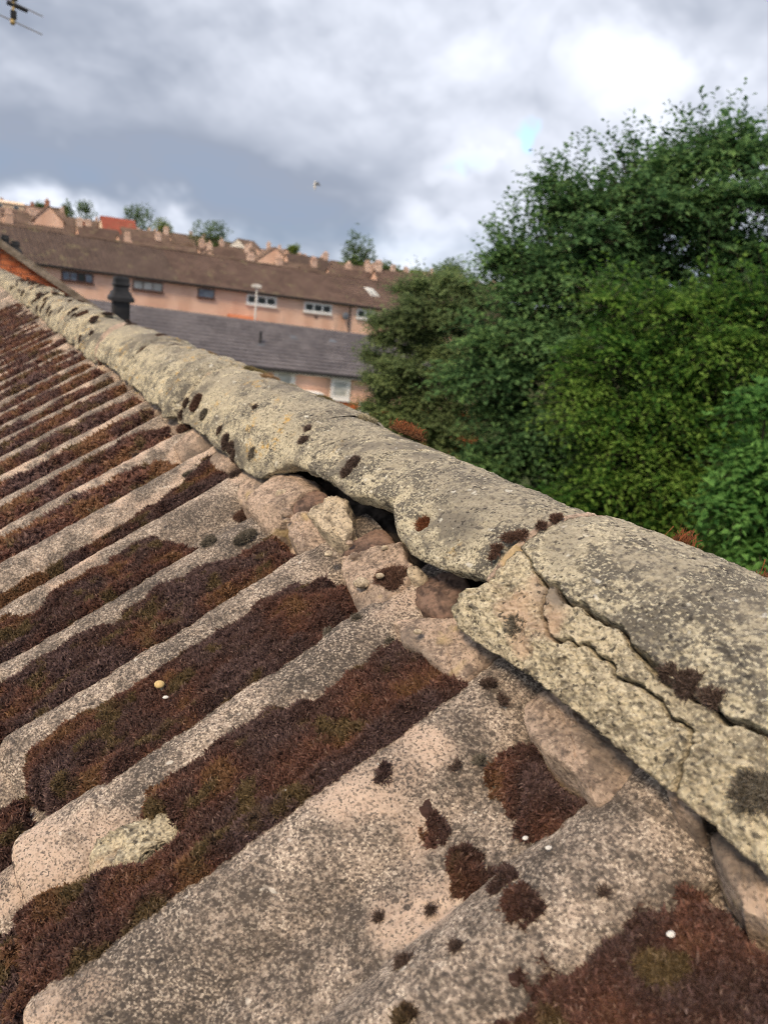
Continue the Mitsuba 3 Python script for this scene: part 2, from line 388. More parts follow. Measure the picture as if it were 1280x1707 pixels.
def ridge_sheet(ys, ths, edge, r0, seed, fine):
    """Rows over theta from ths[0] up to edge(y), then a skirt that turns inwards."""
    f = (ths - ths[0]) / (ths[-1] - ths[0])
    E = edge
    yy = ys[:, None] + 0 * f[None]
    th = ths[0] + (E[:, None] - ths[0]) * f[None]
    P0 = cyl(yy, th, 0.125)
    ragged = 1.6 * nz(np.stack([ys * 38, ys * 0 + seed, ys * 0], -1), 1.0, 4)
    th = th + (ragged[:, None]) * f[None] ** 8
    r = RR + r0 + 0.0036 * nz(P0, 13, 3, seed) + 0.0032 * nz(P0, 42, 3, seed + 1) + (0.0045 * nz(P0, 130, 3, seed + 2) + 0.0032 * nz(P0, 300, 2, seed + 3) if fine else 0)
    return yy, th, r, P0


def close_skirt(P, depth=0.02, rough=0.004):
    """Adds rows along the last column (the broken edge) turning towards the axis."""
    last = P[:, -1:]
    axis = last * [0, 1, 0]
    d = axis - last
    d /= np.linalg.norm(d, axis=-1, keepdims=True)
    rows = [P]
    for k, t in enumerate((0.25, 0.6, 1.0)):
        q = last + d * depth * t + rough * 1.5 * np.stack([nz(last, 60, 3, 40 + k), nz(last, 60, 3, 50 + k), nz(last, 60, 3, 60 + k)], -1)
        rows.append(q)
    return np.concatenate(rows, 1)


def sheet_mesh(P, keep=None):
    n, m = P.shape[:2]
    F = grid_faces(n, m)
    if keep is not None:
        F = F[keep.reshape(-1)[F].all(1) if keep.dtype == bool and keep.shape == (n, m) else keep]
    mesh = trimesh.Trimesh(S * P.reshape(-1, 3), F, process=False)
    mesh.remove_unreferenced_vertices()
    return mesh


# the nearest ridge tile with its cracked bedding
ys = np.concatenate([np.arange(-0.035, 0.17, 0.006), np.arange(0.172, 0.5705, 0.0015)])
ths = np.concatenate([np.arange(-10, 96, 2.2), np.arange(97, 125, 0.9), np.arange(125.5, 165, 0.42), np.arange(165.5, 176, 0.8)])
edge = np.interp(ys, EDGE3[:, 0], EDGE3[:, 1])
yy, th, r, P0 = ridge_sheet(ys, ths, edge, 0.009, 11, True)
rm = RR + 0.009 + 0.006 * sstep(150, 172, th) + 0.006 * nz(P0, 22, 3, 77) + 0.006 * nz(P0, 70, 3, 78) + 0.0085 * nz(P0, 190, 3, 79) + 0.004 * nz(P0, 420, 2, 80)
jit = 5.5 * nz(np.stack([ys * 75, ys * 0, ys * 0], -1), 1.0, 5, 5)
c1 = np.interp(ys, CR1[:, 0], CR1[:, 1]) + jit
jit2 = 6.0 * nz(np.stack([ys * 70, ys * 0, ys * 0 + 4], -1), 1.0, 4, 6)
c2 = np.interp(ys, CR2[:, 0], CR2[:, 1]) + jit2
jy = 0.006 * nz(np.stack([th * 0.12, th * 0, th * 0 + 9], -1), 1.0, 4, 8)[:, :]
mort = th > c1[:, None]
r = np.where(mort, r + (rm - r) * (0.25 + 0.75 * sstep(0.0, 0.03, np.maximum(th - c1[:, None], 0) * RR * math.pi / 180)), r)
arc = RR * math.pi / 180
d1 = np.abs(th - c1[:, None]) * arc
w1 = np.interp(ys, W1[:, 0], W1[:, 1])[:, None] * (1 + 0.5 * nz(np.stack([ys * 150, ys * 0, ys * 0 + 2], -1), 1.0, 2)[:, None]) * 0.46 + 0.0003
r = r - 0.026 * np.exp(-(d1 / w1) ** 6) * np.clip(w1 / 0.0016, 0.35, 1)
g2 = np.gradient(c2, ys)[:, None] * arc                                    # true distance to a steep crack
d2 = np.abs(th - c2[:, None]) * arc / np.sqrt(1 + g2 ** 2)
d2 = np.where(mort, d2, 1.0)
r = r - 0.020 * np.exp(-(d2 / 0.0013) ** 4)
joint_end = sstep(0.538, 0.5705, yy)
yy = yy + 0.030 * sstep(146, 164, th) * sstep(0.49, 0.57, yy)
r = r - 0.004 * joint_end ** 4 + 0.004 * nz(P0, 60, 3, 99) * joint_end
P = cyl(yy, th, r)
endrow = P[-1:] * [1, 1, 1]
endrow = np.concatenate([cyl(yy[-1:] + 0.002, th[-1:], r[-1:] - 0.012), cyl(yy[-1:] - 0.004, th[-1:], r[-1:] - 0.026)], 0)
P = np.concatenate([P, endrow], 0)
thx, yyx = np.concatenate([th, th[-1:], th[-1:]], 0), np.concatenate([yy, yy[-1:], yy[-1:]], 0)
c1x, c2x = np.append(c1, [c1[-1]] * 2)[:, None], np.append(c2, [c2[-1]] * 2)[:, None]
ysx = np.append(ys, [ys[-1]] * 2)[:, None]
F0 = grid_faces(*P.shape[:2])
low_piece = (thx > c2x) & (thx > c1x) & (ysx > 0.2895)
zone = np.where(thx <= c1x, 0, np.where(low_piece, 2, 1))
n0, m0 = P.shape[:2]
Pk = close_skirt(P, 0.026, 0.005)
zonek = np.concatenate([zone, np.repeat(zone[:, -1:], 3, 1)], 1)
F = grid_faces(*Pk.shape[:2])
zf = np.round(np.median(zonek.reshape(-1)[F], axis=1)).astype(int)
names = {0: ('ridge_tile', 'mat_ridge', 'cracked ridge tile nearest the camera with yellow lichen specks'), 1: ('mortar_bed', 'mat_mortar', 'upper strip of mortar between the two long cracks'), 2: ('mortar_bed', 'mat_mortar', 'cracked pale mortar bedding along the bottom of the nearest ridge tile')}
for z, (nm, mat, lab) in names.items():
    m = trimesh.Trimesh(S * Pk.reshape(-1, 3), F[zf == z], process=False)
    m.remove_unreferenced_vertices()
    part(ROOF, nm, m, mat, True, label=lab)

# the second ridge tile, its bedding broken away
ys = np.arange(0.556, 1.1665, 0.003)
ths = np.concatenate([np.arange(-10, 90, 2.4), np.arange(91, 160, 1.15)])
edge = np.interp(ys, EDGE2[:, 0], EDGE2[:, 1]) + 1.2 * nz(np.stack([ys * 55, ys * 0, ys * 0 + 3], -1), 1.0, 3, 3)
yy, th, r, P0 = ridge_sheet(ys, ths, edge, 0.0, 31, True)
nearedge = np.exp(-((edge[:, None] - th) * arc / 0.03) ** 2)
r = r + 0.0015 * nearedge + 0.006 * nearedge * nz(P0, 55, 3, 5) - 0.005 * np.exp(-((edge[:, None] - th) * arc / 0.004) ** 2)
pit = np.hypot((yy - 0.735), (th - 142.2) * arc)
r = r - 0.010 * np.exp(-(pit / 0.0125) ** 4)
P = close_skirt(cyl(yy, th, r), 0.024, 0.006)
part(ROOF, 'ridge_tile', sheet_mesh(P), 'mat_ridge', True, label='ridge tile with broken mortar edge over the dark hole')

# ridge tiles further on
for i in range(23):
    ya = 1.165 + 0.6 * i
    fine = i == 0
    dy = 0.005 if i == 0 else 0.009 if i < 4 else 0.03
    ys = np.arange(ya - 0.008, ya + 0.6 + dy * 0.3, dy)
    ths = np.arange(-10, 182, 1.5 if i < 3 else 4.0)
    E = (179 if i < 4 else 182) + 11 * nz(np.stack([ys * 11, ys * 0, ys * 0 + i], -1), 1.0, 4, 2)
    if i == 0:
        E = np.minimum(E, np.interp(ys, [1.15, 1.165, 1.20, 1.25], [163, 168, 178, 184]))
    j = RNG.normal(0, 1, 3)
    yy, th, r, P0 = ridge_sheet(ys, ths, E, 0.0025 * j[0] + 0.002, 60 + 5 * i, fine)
    if i:
        r = r + 0.014 * nz(P0, 16, 3, 7) + 0.010 * nz(P0, 60, 2, 9)
    u = (yy - ya) / 0.6
    r = r + (0.010 if i else 0.002) * (1 - u) * sstep(0, 0.05, u) - (0.012 if i else 0.004) * sstep(0.03, 0, u) + 0.004 * sstep(150, 178, th)
    P = cyl(yy, th, r) + [0.004 * j[1], 0, 0.005 * j[2] - (0.012 if i > 2 else 0) - (0.02 if i > 8 else 0)]
    part(ROOF, 'ridge_tile', sheet_mesh(close_skirt(P, 0.018, 0.003)), 'mat_ridge', True)


def joint_band(y, w, th0, th1, extra, seed, mat='mat_slab'):
    ys, ths = np.arange(y - w, y + w + 1e-6, w / 7), np.arange(th0, th1, 1.3)
    yy, th = np.meshgrid(ys, ths, indexing='ij')
    yy = yy + 0.018 * nz(np.stack([th * 0.05, th * 0, 0 * th + seed], -1), 1.0, 3, seed)
    P0 = cyl(yy, th, RR)
    fall = np.clip(1 - np.abs((yy - y) / w), 0, 1) ** 0.5 * sstep(th0, th0 + 8, th)
    r = RR - 0.012 + (0.012 + extra) * fall + 0.007 * nz(P0, 55, 3, seed) * fall + 0.003 * nz(P0, 160, 2, seed)
    return sheet_mesh(close_skirt(cyl(yy, th, r), 0.02, 0.004))


part(ROOF, 'joint_mortar', joint_band(0.575, 0.013, 62, 151, 0.0065, 3), 'mat_slab', True, label='pink mortar showing in the joint above the nearest ridge tile')
part(ROOF, 'joint_mortar', joint_band(2.99, 0.085, 95, 186, 0.010, 4, 'mat_slab'), 'mat_slab', True, label='broad patch of pinkish mortar on the far ridge joint')
for i in (1, 2, 4, 5, 7, 9):
    part(ROOF, 'joint_mortar', joint_band(1.165 + 0.6 * i - 0.005, 0.016, 70, 184, 0.006, 10 + i), 'mat_mortar', True)
# lumpy core of old mortar inside the ridge, coloured dark as painted shade
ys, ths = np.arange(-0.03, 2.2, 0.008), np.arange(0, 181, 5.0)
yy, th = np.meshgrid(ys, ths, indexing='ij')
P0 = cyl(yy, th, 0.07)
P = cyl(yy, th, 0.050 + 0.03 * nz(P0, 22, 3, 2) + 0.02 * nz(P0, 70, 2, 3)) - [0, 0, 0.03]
part(ROOF, 'mortar_core', sheet_mesh(P), 'mat_core_shade', 40, label='rough old mortar deep inside the hole under the ridge')


# ------------------------------------------------------------------ slabs and loose pieces
def chunk(poly, h0, thick, tilt=(0, 0), seed=0, size=0.0033, amp=0.0045, dome=0.0, rnd=0.0018, edge=0.008):
    """A broken slab with the outline poly (s, y): rings from the middle to a ragged rim, then down its sides."""
    g = Polygon(poly).buffer(0).buffer(-0.002).buffer(0.002)
    L = g.exterior.length
    n = max(24, int(L / size))
    ring = np.array([g.exterior.interpolate(t * L / n).coords[0] for t in range(n)])
    c = np.array(g.representative_point().coords[0]) * 0.5 + np.array(g.centroid.coords[0]) * 0.5
    rq = np.stack([ring[:, 0], ring[:, 1], 0 * ring[:, 0] + seed], -1)
    ring = ring + edge * np.stack([nz(rq, 55, 3, 1), nz(rq, 55, 3, 2)], -1)
    rad = math.sqrt(g.area / math.pi)
    k = max(6, int(rad / size))
    rows, hs = [], []
    for t in np.linspace(0, 1, k) ** 0.8:
        rows.append(c + (ring - c) * t)
        e = np.clip((t - (1 - rnd / rad)) * rad / rnd, 0, 1)
        hs.append(0 * ring[:, 0] - rnd * (1 - np.sqrt(np.maximum(1 - e * e, 0))))
    for t in np.linspace(0, 1, max(4, int(thick / size)))[1:]:
        rows.append(c + (ring - c) * (1.0 + 0.06 * t))
        hs.append(0 * ring[:, 0] - rnd - (thick - rnd) * t)
    P, H = np.array(rows), np.array(hs)
    q = np.concatenate([P, H[..., None]], -1) + seed * 3.7
    P = P + amp * 0.6 * np.stack([nz(q, 50, 3, 1), nz(q, 50, 3, 2)], -1) * np.minimum(1, np.arange(len(P)) / 3)[:, None, None]
    rel = P - c
    fr = np.random.default_rng(100 + seed)
    for _ in range(5):
        a_, o_ = fr.random() * 2 * math.pi, 0.40 + 0.45 * fr.random()
        H = H - np.clip(rel[..., 0] * math.cos(a_) + rel[..., 1] * math.sin(a_) - o_ * rad, 0, None) * (0.15 + 0.4 * fr.random())
    H = H + amp * 1.1 * nz(q, 40, 3, 3) + amp * 0.6 * nz(q, 130, 3, 4) + 0.004 * nz(q, 300, 2, 5) + tilt[0] * rel[..., 0] + tilt[1] * rel[..., 1]
    H = H + dome * np.clip(1 - (np.linalg.norm(rel, axis=-1) / (1.25 * rad)) ** 2, 0, 1)
    H[0], P[0] = H[0].mean(), P[0].mean(0)
    P, H = np.concatenate([P, P[:, :1]], 1), np.concatenate([H, H[:, :1]], 1)
    W = sp(P[..., 0], P[..., 1], h0 + H)
    m = trimesh.Trimesh(W.reshape(-1, 3), grid_faces(*H.shape), process=False)
    m.merge_vertices()
    if (m.face_normals[:n] @ NRM).mean() < 0:
        m.invert()
    return m


def piece(name, label, catg, poly, h0, thick, mat, **k):
    key = thing(name, label, catg)
    scene[key] = mikit.ply(chunk(poly, h0, thick, **k), mat, 38)
    return key


C = dict(
    c1=[(0.166, 1.189), (0.094, 1.197), (0.085, 1.144), (0.072, 1.102), (0.087, 1.071), (0.147, 1.061), (0.19, 1.069), (0.185, 1.138)],
    c2=[(0.122, 1.079), (0.087, 1.074), (0.085, 1.029), (0.133, 1.013), (0.147, 1.045)],
    c3=[(0.138, 0.994), (0.112, 1.021), (0.089, 0.991), (0.086, 0.955), (0.107, 0.899), (0.133, 0.879), (0.143, 0.928)],
    c4=[(0.151, 1.068), (0.133, 1.023), (0.129, 0.969), (0.126, 0.914), (0.143, 0.907), (0.179, 0.904), (0.184, 0.927), (0.176, 0.993)],
    c5=[(0.146, 0.884), (0.106, 0.906), (0.074, 0.883), (0.084, 0.814), (0.129, 0.838)],
    c6=[(0.147, 0.881), (0.121, 0.863), (0.082, 0.805), (0.099, 0.769), (0.101, 0.731), (0.117, 0.73), (0.172, 0.729), (0.184, 0.745), (0.175, 0.801)],
    c7=[(0.124, 0.736), (0.094, 0.738), (0.073, 0.703), (0.073, 0.672), (0.083, 0.639), (0.112, 0.631), (0.129, 0.648), (0.134, 0.686)],
    c8=[(0.161, 0.709), (0.136, 0.684), (0.112, 0.635), (0.112, 0.565), (0.119, 0.551), (0.175, 0.548), (0.174, 0.572), (0.18, 0.645)],
    c9=[(0.145, 0.485), (0.120, 0.484), (0.117, 0.434), (0.115, 0.355), (0.135, 0.348), (0.172, 0.354), (0.171, 0.377), (0.17, 0.414), (0.168, 0.448)],
    c10=[(0.132, 0.323), (0.121, 0.318), (0.124, 0.293), (0.136, 0.284), (0.143, 0.285), (0.142, 0.301)],
    c11=[(0.137, 0.282), (0.117, 0.279), (0.116, 0.231), (0.163, 0.201), (0.164, 0.23), (0.152, 0.258)],
    flake=[(0.592, 0.673), (0.555, 0.689), (0.523, 0.675), (0.485, 0.664), (0.462, 0.645), (0.474, 0.63), (0.507, 0.624), (0.521, 0.623), (0.547, 0.631), (0.558, 0.646)])
piece('mortar_slab', 'pale pinkish mortar slab tucked under the ridge at the left end of the hole', 'mortar', C['c1'], 0.024, 0.05, 'mat_slab', tilt=(-0.10, 0.0), seed=1)
piece('tile_fragment', 'small brown tile fragment under the ridge beside a dark moss curl', 'tile fragment', C['c2'], 0.010, 0.03, 'mat_clay', dome=0.006, seed=2)
piece('mortar_lump', 'round pale mortar lump standing in the left of the hole', 'mortar', C['c3'], 0.026, 0.05, 'mat_pale', dome=0.012, seed=3, amp=0.016)
piece('mortar_slab', 'triangular tilted mortar slab below the round pale lump', 'mortar', C['c4'], 0.010, 0.035, 'mat_slab', tilt=(-0.14, 0.05), seed=4)
piece('tile_fragment', 'smooth brown curved tile end lying in the middle of the hole', 'tile fragment', C['c5'], -0.002, 0.04, 'mat_clay', dome=0.010, seed=5, amp=0.002)
piece('mortar_slab', 'square mortar slab with yellow stained top in front of the hole', 'mortar', C['c6'], 0.009, 0.045, 'mat_slab', tilt=(-0.12, 0.0), seed=6)
piece('tile_fragment', 'dark brown rounded tile end at the right of the hole', 'tile fragment', C['c7'], -0.004, 0.04, 'mat_clay', dome=0.012, seed=7, amp=0.002)
piece('mortar_slab', 'pinkish flat mortar slab above the widest moss strip', 'mortar', C['c8'], 0.005, 0.04, 'mat_slab', seed=8, tilt=(-0.05, 0.0))
piece('mortar_slab', 'long brown mortar slab under the cracked bedding beside the dark moss patch', 'mortar', C['c9'], 0.007, 0.04, 'mat_slab', seed=9)
piece('mortar_chip', 'small pink mortar chip wedged under the cracked bedding at the right', 'mortar', C['c10'], 0.013, 0.035, 'mat_slab', seed=10, amp=0.003, rnd=0.002)
piece('mortar_slab', 'brown mortar slab at the right edge above the bottom right moss', 'mortar', C['c11'], 0.007, 0.04, 'mat_slab', seed=11)
piece('mortar_flake', 'pale crumbling mortar flake lying in the widest moss strip at lower left', 'mortar', C['flake'], -0.012, 0.02, 'mat_mortar', seed=12, amp=0.014, edge=0.03, rnd=0.002)
piece('mortar_chip', 'small loose pale crumb on the edge of the square mortar slab', 'mortar', [(0.112, 0.745), (0.100, 0.740), (0.101, 0.715), (0.114, 0.712), (0.120, 0.728)], 0.014, 0.02, 'mat_pale', seed=15, dome=0.005, rnd=0.002)
cr = np.random.default_rng(5)
for k in range(14):
    cs, cy, cz = 0.10 + 0.075 * cr.random(), 0.62 + 0.5 * cr.random(), 0.022 + 0.012 * cr.random()
    rr_ = 0.004 + 0.006 * cr.random()
    gsp = trimesh.creation.icosphere(subdivisions=3, radius=rr_ * S)
    gv = np.array(gsp.vertices)
    gv = gv * (1 + 0.9 * nz(gv + k, 160, 3)[:, None]) * [1.2, 1.0, 0.75] + sp(cs, cy, cz - 0.014)
    key = thing('mortar_crumb', 'small loose crumb of mortar lying among the broken pieces under the ridge', 'mortar', 'mortar crumbs in the broken ridge bedding')
    scene[key] = mikit.ply(trimesh.Trimesh(gv, gsp.faces, process=False), 'mat_pale' if k % 2 else 'mat_slab', True)
for k in range(22):                                                       # mortar fillings of the pans under the far ridge
    y = 1.235 + 0.2 * k
    j = RNG.normal(0, 1, 6)
    a = 0.062
    poly = [(0.08, y - a), (0.168 + 0.010 * j[0], y - a + 0.006), (0.182 + 0.010 * j[1], y + 0.01 * j[2]), (0.170 + 0.010 * j[3], y + a - 0.006), (0.08, y + a)]
    part(ROOF, 'mortar_filling', chunk(poly, 0.006 + 0.003 * j[4], 0.05, tilt=(-0.22, 0.06 * j[5]), seed=20 + k, size=0.007 if k < 8 else 0.02), 'mat_slab', True)


# ------------------------------------------------------------------ moss
def rand_frames(n):
    a = RNG.normal(size=(n, 3))
    return a / np.linalg.norm(a, axis=1, keepdims=True)


MOSS_PAL = np.array([(0.060, 0.034, 0.030), (0.085, 0.044, 0.036), (0.112, 0.053, 0.039), (0.084, 0.053, 0.051), (0.132, 0.070, 0.035), (0.088, 0.062, 0.030)])


def tufts(P, N, length, nb, tone, spread=1.25, width=0.25):
    """Small stars of pointed leaves: nb blades on each point. tone (n,3): the tuft's colour."""
    n = len(P)
    base = np.repeat(P, nb, 0)
    nn = np.repeat(N, nb, 0)
    L = np.repeat(length * (0.6 + 0.8 * RNG.random(n)), nb)[:, None] * (0.7 + 0.6 * RNG.random((n * nb, 1)))
    d = nn + spread * rand_frames(n * nb)
    d /= np.linalg.norm(d, axis=1, keepdims=True)
    w = np.cross(d, rand_frames(n * nb))
    w /= np.linalg.norm(w, axis=1, keepdims=True) + 1e-9
    base = base + 0.35 * L * (rand_frames(n * nb)) * 0.6
    b0, b1, tip = base - w * L * width, base + w * L * width, base + d * L
    V = np.stack([b0, b1, tip], 1).reshape(-1, 3)
    F = np.arange(len(V)).reshape(-1, 3)
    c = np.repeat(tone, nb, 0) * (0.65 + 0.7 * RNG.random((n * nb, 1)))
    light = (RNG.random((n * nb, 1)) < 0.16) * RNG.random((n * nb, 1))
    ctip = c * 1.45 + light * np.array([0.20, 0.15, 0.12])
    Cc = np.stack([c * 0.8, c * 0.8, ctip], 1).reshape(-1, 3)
    return V, F, np.clip(Cc, 0, 1)


def moss_tone(q, seed=0, orange=0.0):
    """Patchy colour of moss by place: purple brown, brown, rust, olive."""
    a, b, c = meshkit.fbm(q * 17, 3, seed), meshkit.fbm(q * 30, 3, seed + 4), RNG.random(len(q))
    t = np.clip((a - 0.32) / 0.4 + 0.2 * (c - 0.5) + orange, 0, 1) * 3.999
    i = t.astype(int)
    pal = MOSS_PAL[[3, 0, 1, 2, 4]]
    col = pal[i] + (pal[np.minimum(i + 1, 4)] - pal[i]) * (t - i)[:, None]
    ol = sstep(0.6, 0.72, b)[:, None]
    return col * (1 - ol) + MOSS_PAL[5] * ol


def join(parts_):
    V, F, Cc, o = [], [], [], 0
    for v, f, c in parts_:
        V.append(v)
        F.append(f + o)
        Cc.append(c)
        o += len(v)
    return trimesh.Trimesh(np.vstack(V), np.vstack(F), process=False), np.vstack(Cc)


def vnormals(V, F):
    n = np.zeros_like(V)
    fn = np.cross(V[F[:, 1]] - V[F[:, 0]], V[F[:, 2]] - V[F[:, 0]])
    for k in range(3):
        np.add.at(n, F[:, k], fn)
    return n / (np.linalg.norm(n, axis=1, keepdims=True) + 1e-12)


def moss_field(poly, res, tuft_len, density, seed, orange=0.0, fill=-0.014, up=0.010, holes=0.0, over=None, nb=7, grow=0.004, ribs=False):
    g = Polygon(poly).buffer(0).buffer(grow)
    x0, y0, x1, y1 = g.bounds
    s, y = np.arange(x0 - 0.01, x1 + 0.01, res), np.arange(y0 - 0.01, y1 + 0.01, res)
    ss, yy = np.meshgrid(s, y, indexing='ij')
    pts = np.stack([ss, yy, 0 * ss + seed], -1)

    def dist(a, b):
        q = np.stack([a, b, 0 * a + seed], -1)
        wq_ = (0.032, 0.022) if ribs else (0.050, 0.050)
        a2, b2 = a + wq_[0] * nz(q, 48, 4, 7), b + wq_[1] * nz(q, 48, 4, 8)
        pp = shapely.points(a2, b2)
        d = shapely.distance(g.boundary, pp) * np.where(shapely.contains(g, pp), 1, -1)
        if ribs:
            u = np.mod(b - Y0 + PER / 2, PER) - PER / 2
            wv = 0.016 * nz(q, 30, 3, 21)
            d = np.minimum(d, np.where(u < 0, -u - 0.030 + wv, u - 0.012 + 0.5 * wv))
        if holes:
            d = np.minimum(d, (0.5 + 0.5 * (1 - holes) - meshkit.fbm(q * [9, 22, 1], 3, 12 + seed)) * 0.08)
        return d

    def height(a, b, d):
        q = np.stack([a, b, 0 * a + seed], -1)
        e = np.clip(d / 0.018, 0, 1) ** 0.6
        pr = prof(b) if over is None else over(a, b)
        top = np.maximum(pr + 0.004, fill) + up * (0.2 + 1.6 * meshkit.fbm(q * 34, 3, 15)) * e
        return pr - 0.004 + (top - pr + 0.004) * e + 0.004 * nz(q, 110, 2, 16) * e
    d = dist(ss, yy)
    P = sp(ss, yy, height(ss, yy, d))
    F = grid_faces(*ss.shape)[:, ::-1]
    F = F[(d.reshape(-1)[F] > 0).any(1)]
    V = P.reshape(-1, 3)
    N = vnormals(V, grid_faces(*ss.shape)[:, ::-1])
    if (N @ NRM).mean() < 0:
        F, N = F[:, ::-1], -N
    base_c = moss_tone(pts.reshape(-1, 3)[:, :3] * [1, 1, 0], seed, orange) * 0.8
    used = np.unique(F)
    remap = -np.ones(len(V), int)
    remap[used] = np.arange(len(used))
    out = [(V[used], remap[F], base_c[used])]
    n = int(g.area * 1.15 * density)
    a, b = x0 + (x1 - x0) * RNG.random(n * 4), y0 + (y1 - y0) * RNG.random(n * 4)
    dd = dist(a, b)
    k = np.flatnonzero(dd > -0.001)[:n]
    a, b, dd = a[k], b[k], dd[k]
    ii, jj = np.clip(((a - s[0]) / res).round().astype(int), 0, len(s) - 1), np.clip(((b - y[0]) / res).round().astype(int), 0, len(y) - 1)
    tp = sp(a, b, height(a, b, np.maximum(dd, 0.001)))
    tn = N.reshape(*ss.shape, 3)[ii, jj] * 0.6 + NRM * 0.4
    tone = moss_tone(np.stack([a, b, 0 * a], -1), seed, orange)
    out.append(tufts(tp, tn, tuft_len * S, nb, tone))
    return join(out)


M = dict(
    AB=[(0.15, 0.60), (0.172, 0.589), (0.171, 0.552), (0.223, 0.545), (0.408, 0.545), (0.596, 0.552), (0.638, 0.552), (0.641, 0.632), (0.61, 0.659), (0.557, 0.646), (0.52, 0.624), (0.474, 0.606), (0.459, 0.630), (0.488, 0.662), (0.50, 0.678), (0.472, 0.689), (0.425, 0.694), (0.372, 0.701), (0.327, 0.681), (0.276, 0.674), (0.229, 0.673), (0.18, 0.68)],
    BC=[(0.178, 0.791), (0.17, 0.853), (0.225, 0.9), (0.261, 0.93), (0.306, 0.91), (0.335, 0.891), (0.428, 0.92), (0.478, 0.924), (0.514, 0.911), (0.588, 0.895), (0.612, 0.862), (0.585, 0.790), (0.504, 0.745), (0.355, 0.740), (0.255, 0.742), (0.24, 0.764)],
    CD=[(0.191, 0.96), (0.182, 1.064), (0.245, 1.052), (0.305, 1.091), (0.364, 1.102), (0.418, 1.107), (0.441, 1.071), (0.519, 1.121), (0.559, 1.102), (0.603, 1.119), (0.635, 1.134), (0.638, 0.960), (0.503, 0.945), (0.329, 0.945)],
    DE=[(0.287, 1.17), (0.356, 1.319), (0.385, 1.349), (0.421, 1.281), (0.484, 1.303), (0.529, 1.287), (0.554, 1.247), (0.631, 1.327), (0.636, 1.155), (0.503, 1.145), (0.373, 1.145)],
    EF=[(0.15, 1.363), (0.15, 1.511), (0.162, 1.498), (0.236, 1.453), (0.348, 1.411), (0.47, 1.402), (0.512, 1.364), (0.628, 1.426), (0.63, 1.345), (0.468, 1.340), (0.298, 1.345)],
    patch=[(0.208, 0.47), (0.186, 0.472), (0.159, 0.452), (0.159, 0.428), (0.164, 0.363), (0.192, 0.361), (0.211, 0.383), (0.219, 0.396), (0.23, 0.398), (0.223, 0.423)],
    R=[(0.163, 0.26), (0.176, 0.275), (0.189, 0.278), (0.228, 0.274), (0.263, 0.283), (0.291, 0.287), (0.335, 0.283), (0.50, 0.26), (0.50, 0.16), (0.212, 0.149), (0.166, 0.194), (0.166, 0.229), (0.158, 0.25)])
ML = dict(AB='widest dark brown moss strip crossing the foreground from the ridge to the tile tail',
          BC='reddish brown moss strip with a tiny cream mushroom, second from the front',
          CD='dark brown moss strip ending at the triangular mortar slab',
          DE='rust brown moss strip behind a broad bare patch of pinkish tile',
          EF='long dark moss strip running up to the left end of the broken ridge',
          patch='dark brown moss clump beside the long brown mortar slab',
          R='dark purple brown moss mass filling the bottom right corner')
for i, (k, poly) in enumerate(M.items()):
    near = k in ('AB', 'R', 'patch', 'BC')
    m, c = moss_field(poly, 0.0035 if near else 0.005, 0.0048 if near else 0.0060, 330000 if near else 200000, i + 1, 0.1 if k in ('DE',) else -0.16 if k in ('patch', 'R') else -0.06, up=0.012 if k in ('patch', 'R') else 0.010, fill=-0.017 if k != 'patch' else -0.026, grow=0.005 if k not in ('patch', 'R') else 0.0, ribs=k not in ('patch', 'R'))
    key = thing('moss_strip' if k not in ('patch', 'R') else 'moss_clump', ML[k], 'moss')
    scene[key] = mikit.ply(m, 'mat_moss', False, color=c)
for i in range(26):                                                       # the pans beyond
    y = Y0 + 0.1 + 0.2 * (7 + i)
    j = RNG.random(6)
    s0, w = 0.135 + 0.08 * j[0] * (j[1] < 0.6), 0.052 + 0.02 * j[2]
    poly = [(s0, y - 0.05), (s0 + 0.01, y + 0.02), (s0 + 0.1, y + w), (0.35, y + w + 0.012 * (j[3] - 0.5)), (0.5, y + w - 0.01), (0.635, y + w), (0.638, y - 0.055), (0.4, y - 0.058), (0.2, y - 0.055)]
    w1 = ['second', 'third', 'fourth', 'fifth', 'sixth', 'seventh', 'eighth']
    m, c = moss_field(poly, 0.008 if i < 8 else 0.014, 0.010 if i < 8 else 0.015, 45000 if i < 8 else 14000, 20 + i, (0.22 if i in (0, 1, 2) else 0.0) + 0.12 * (j[4] - 0.5), holes=0.30 + 0.28 * j[5], nb=6, grow=0.0, ribs=True)
    c = np.clip(c * 1.3 + [0.026, 0.015, 0.013], 0, 1)
    if 1 <= i <= 7:
        key = thing('moss_strip', f'brown moss strip in the {w1[i - 1]} pan past the long dark strip', 'moss')
    else:
        key = thing('moss_strip', 'thin brown moss strip in one of the narrow tile pans towards the far end', 'moss', 'moss strips in the far tile pans')
    scene[key] = mikit.ply(m, 'mat_moss', False, color=c)
for nm, (ya, yb), lab_ in (('moss_clump', (0.555, 0.672), 'dark moss on the lower course below the tile tail at the bottom left edge'), ('moss_clump', (0.775, 0.865), 'dark moss on the lower course at the left edge beside the second strip')):
    m, c = moss_field([(0.618, ya), (0.618, yb), (0.80, yb + 0.01), (0.80, ya - 0.01)], 0.005, 0.0055, 200000, 60, -0.1, fill=-0.045, up=0.012, over=lambda a, b: prof(b) - 0.030)
    key = thing(nm, lab_, 'moss')
    scene[key] = mikit.ply(m, 'mat_moss', False, color=c)
lab = labels['moss_strip_005']
lab.update(label='orange brown moss strip in the first pan past the long dark strip')
lab.pop('group', None)


def ball(n=9):
    m = trimesh.creation.icosphere(subdivisions=2)
    return np.array(m.vertices), np.array(m.faces)


BV, BF = ball()


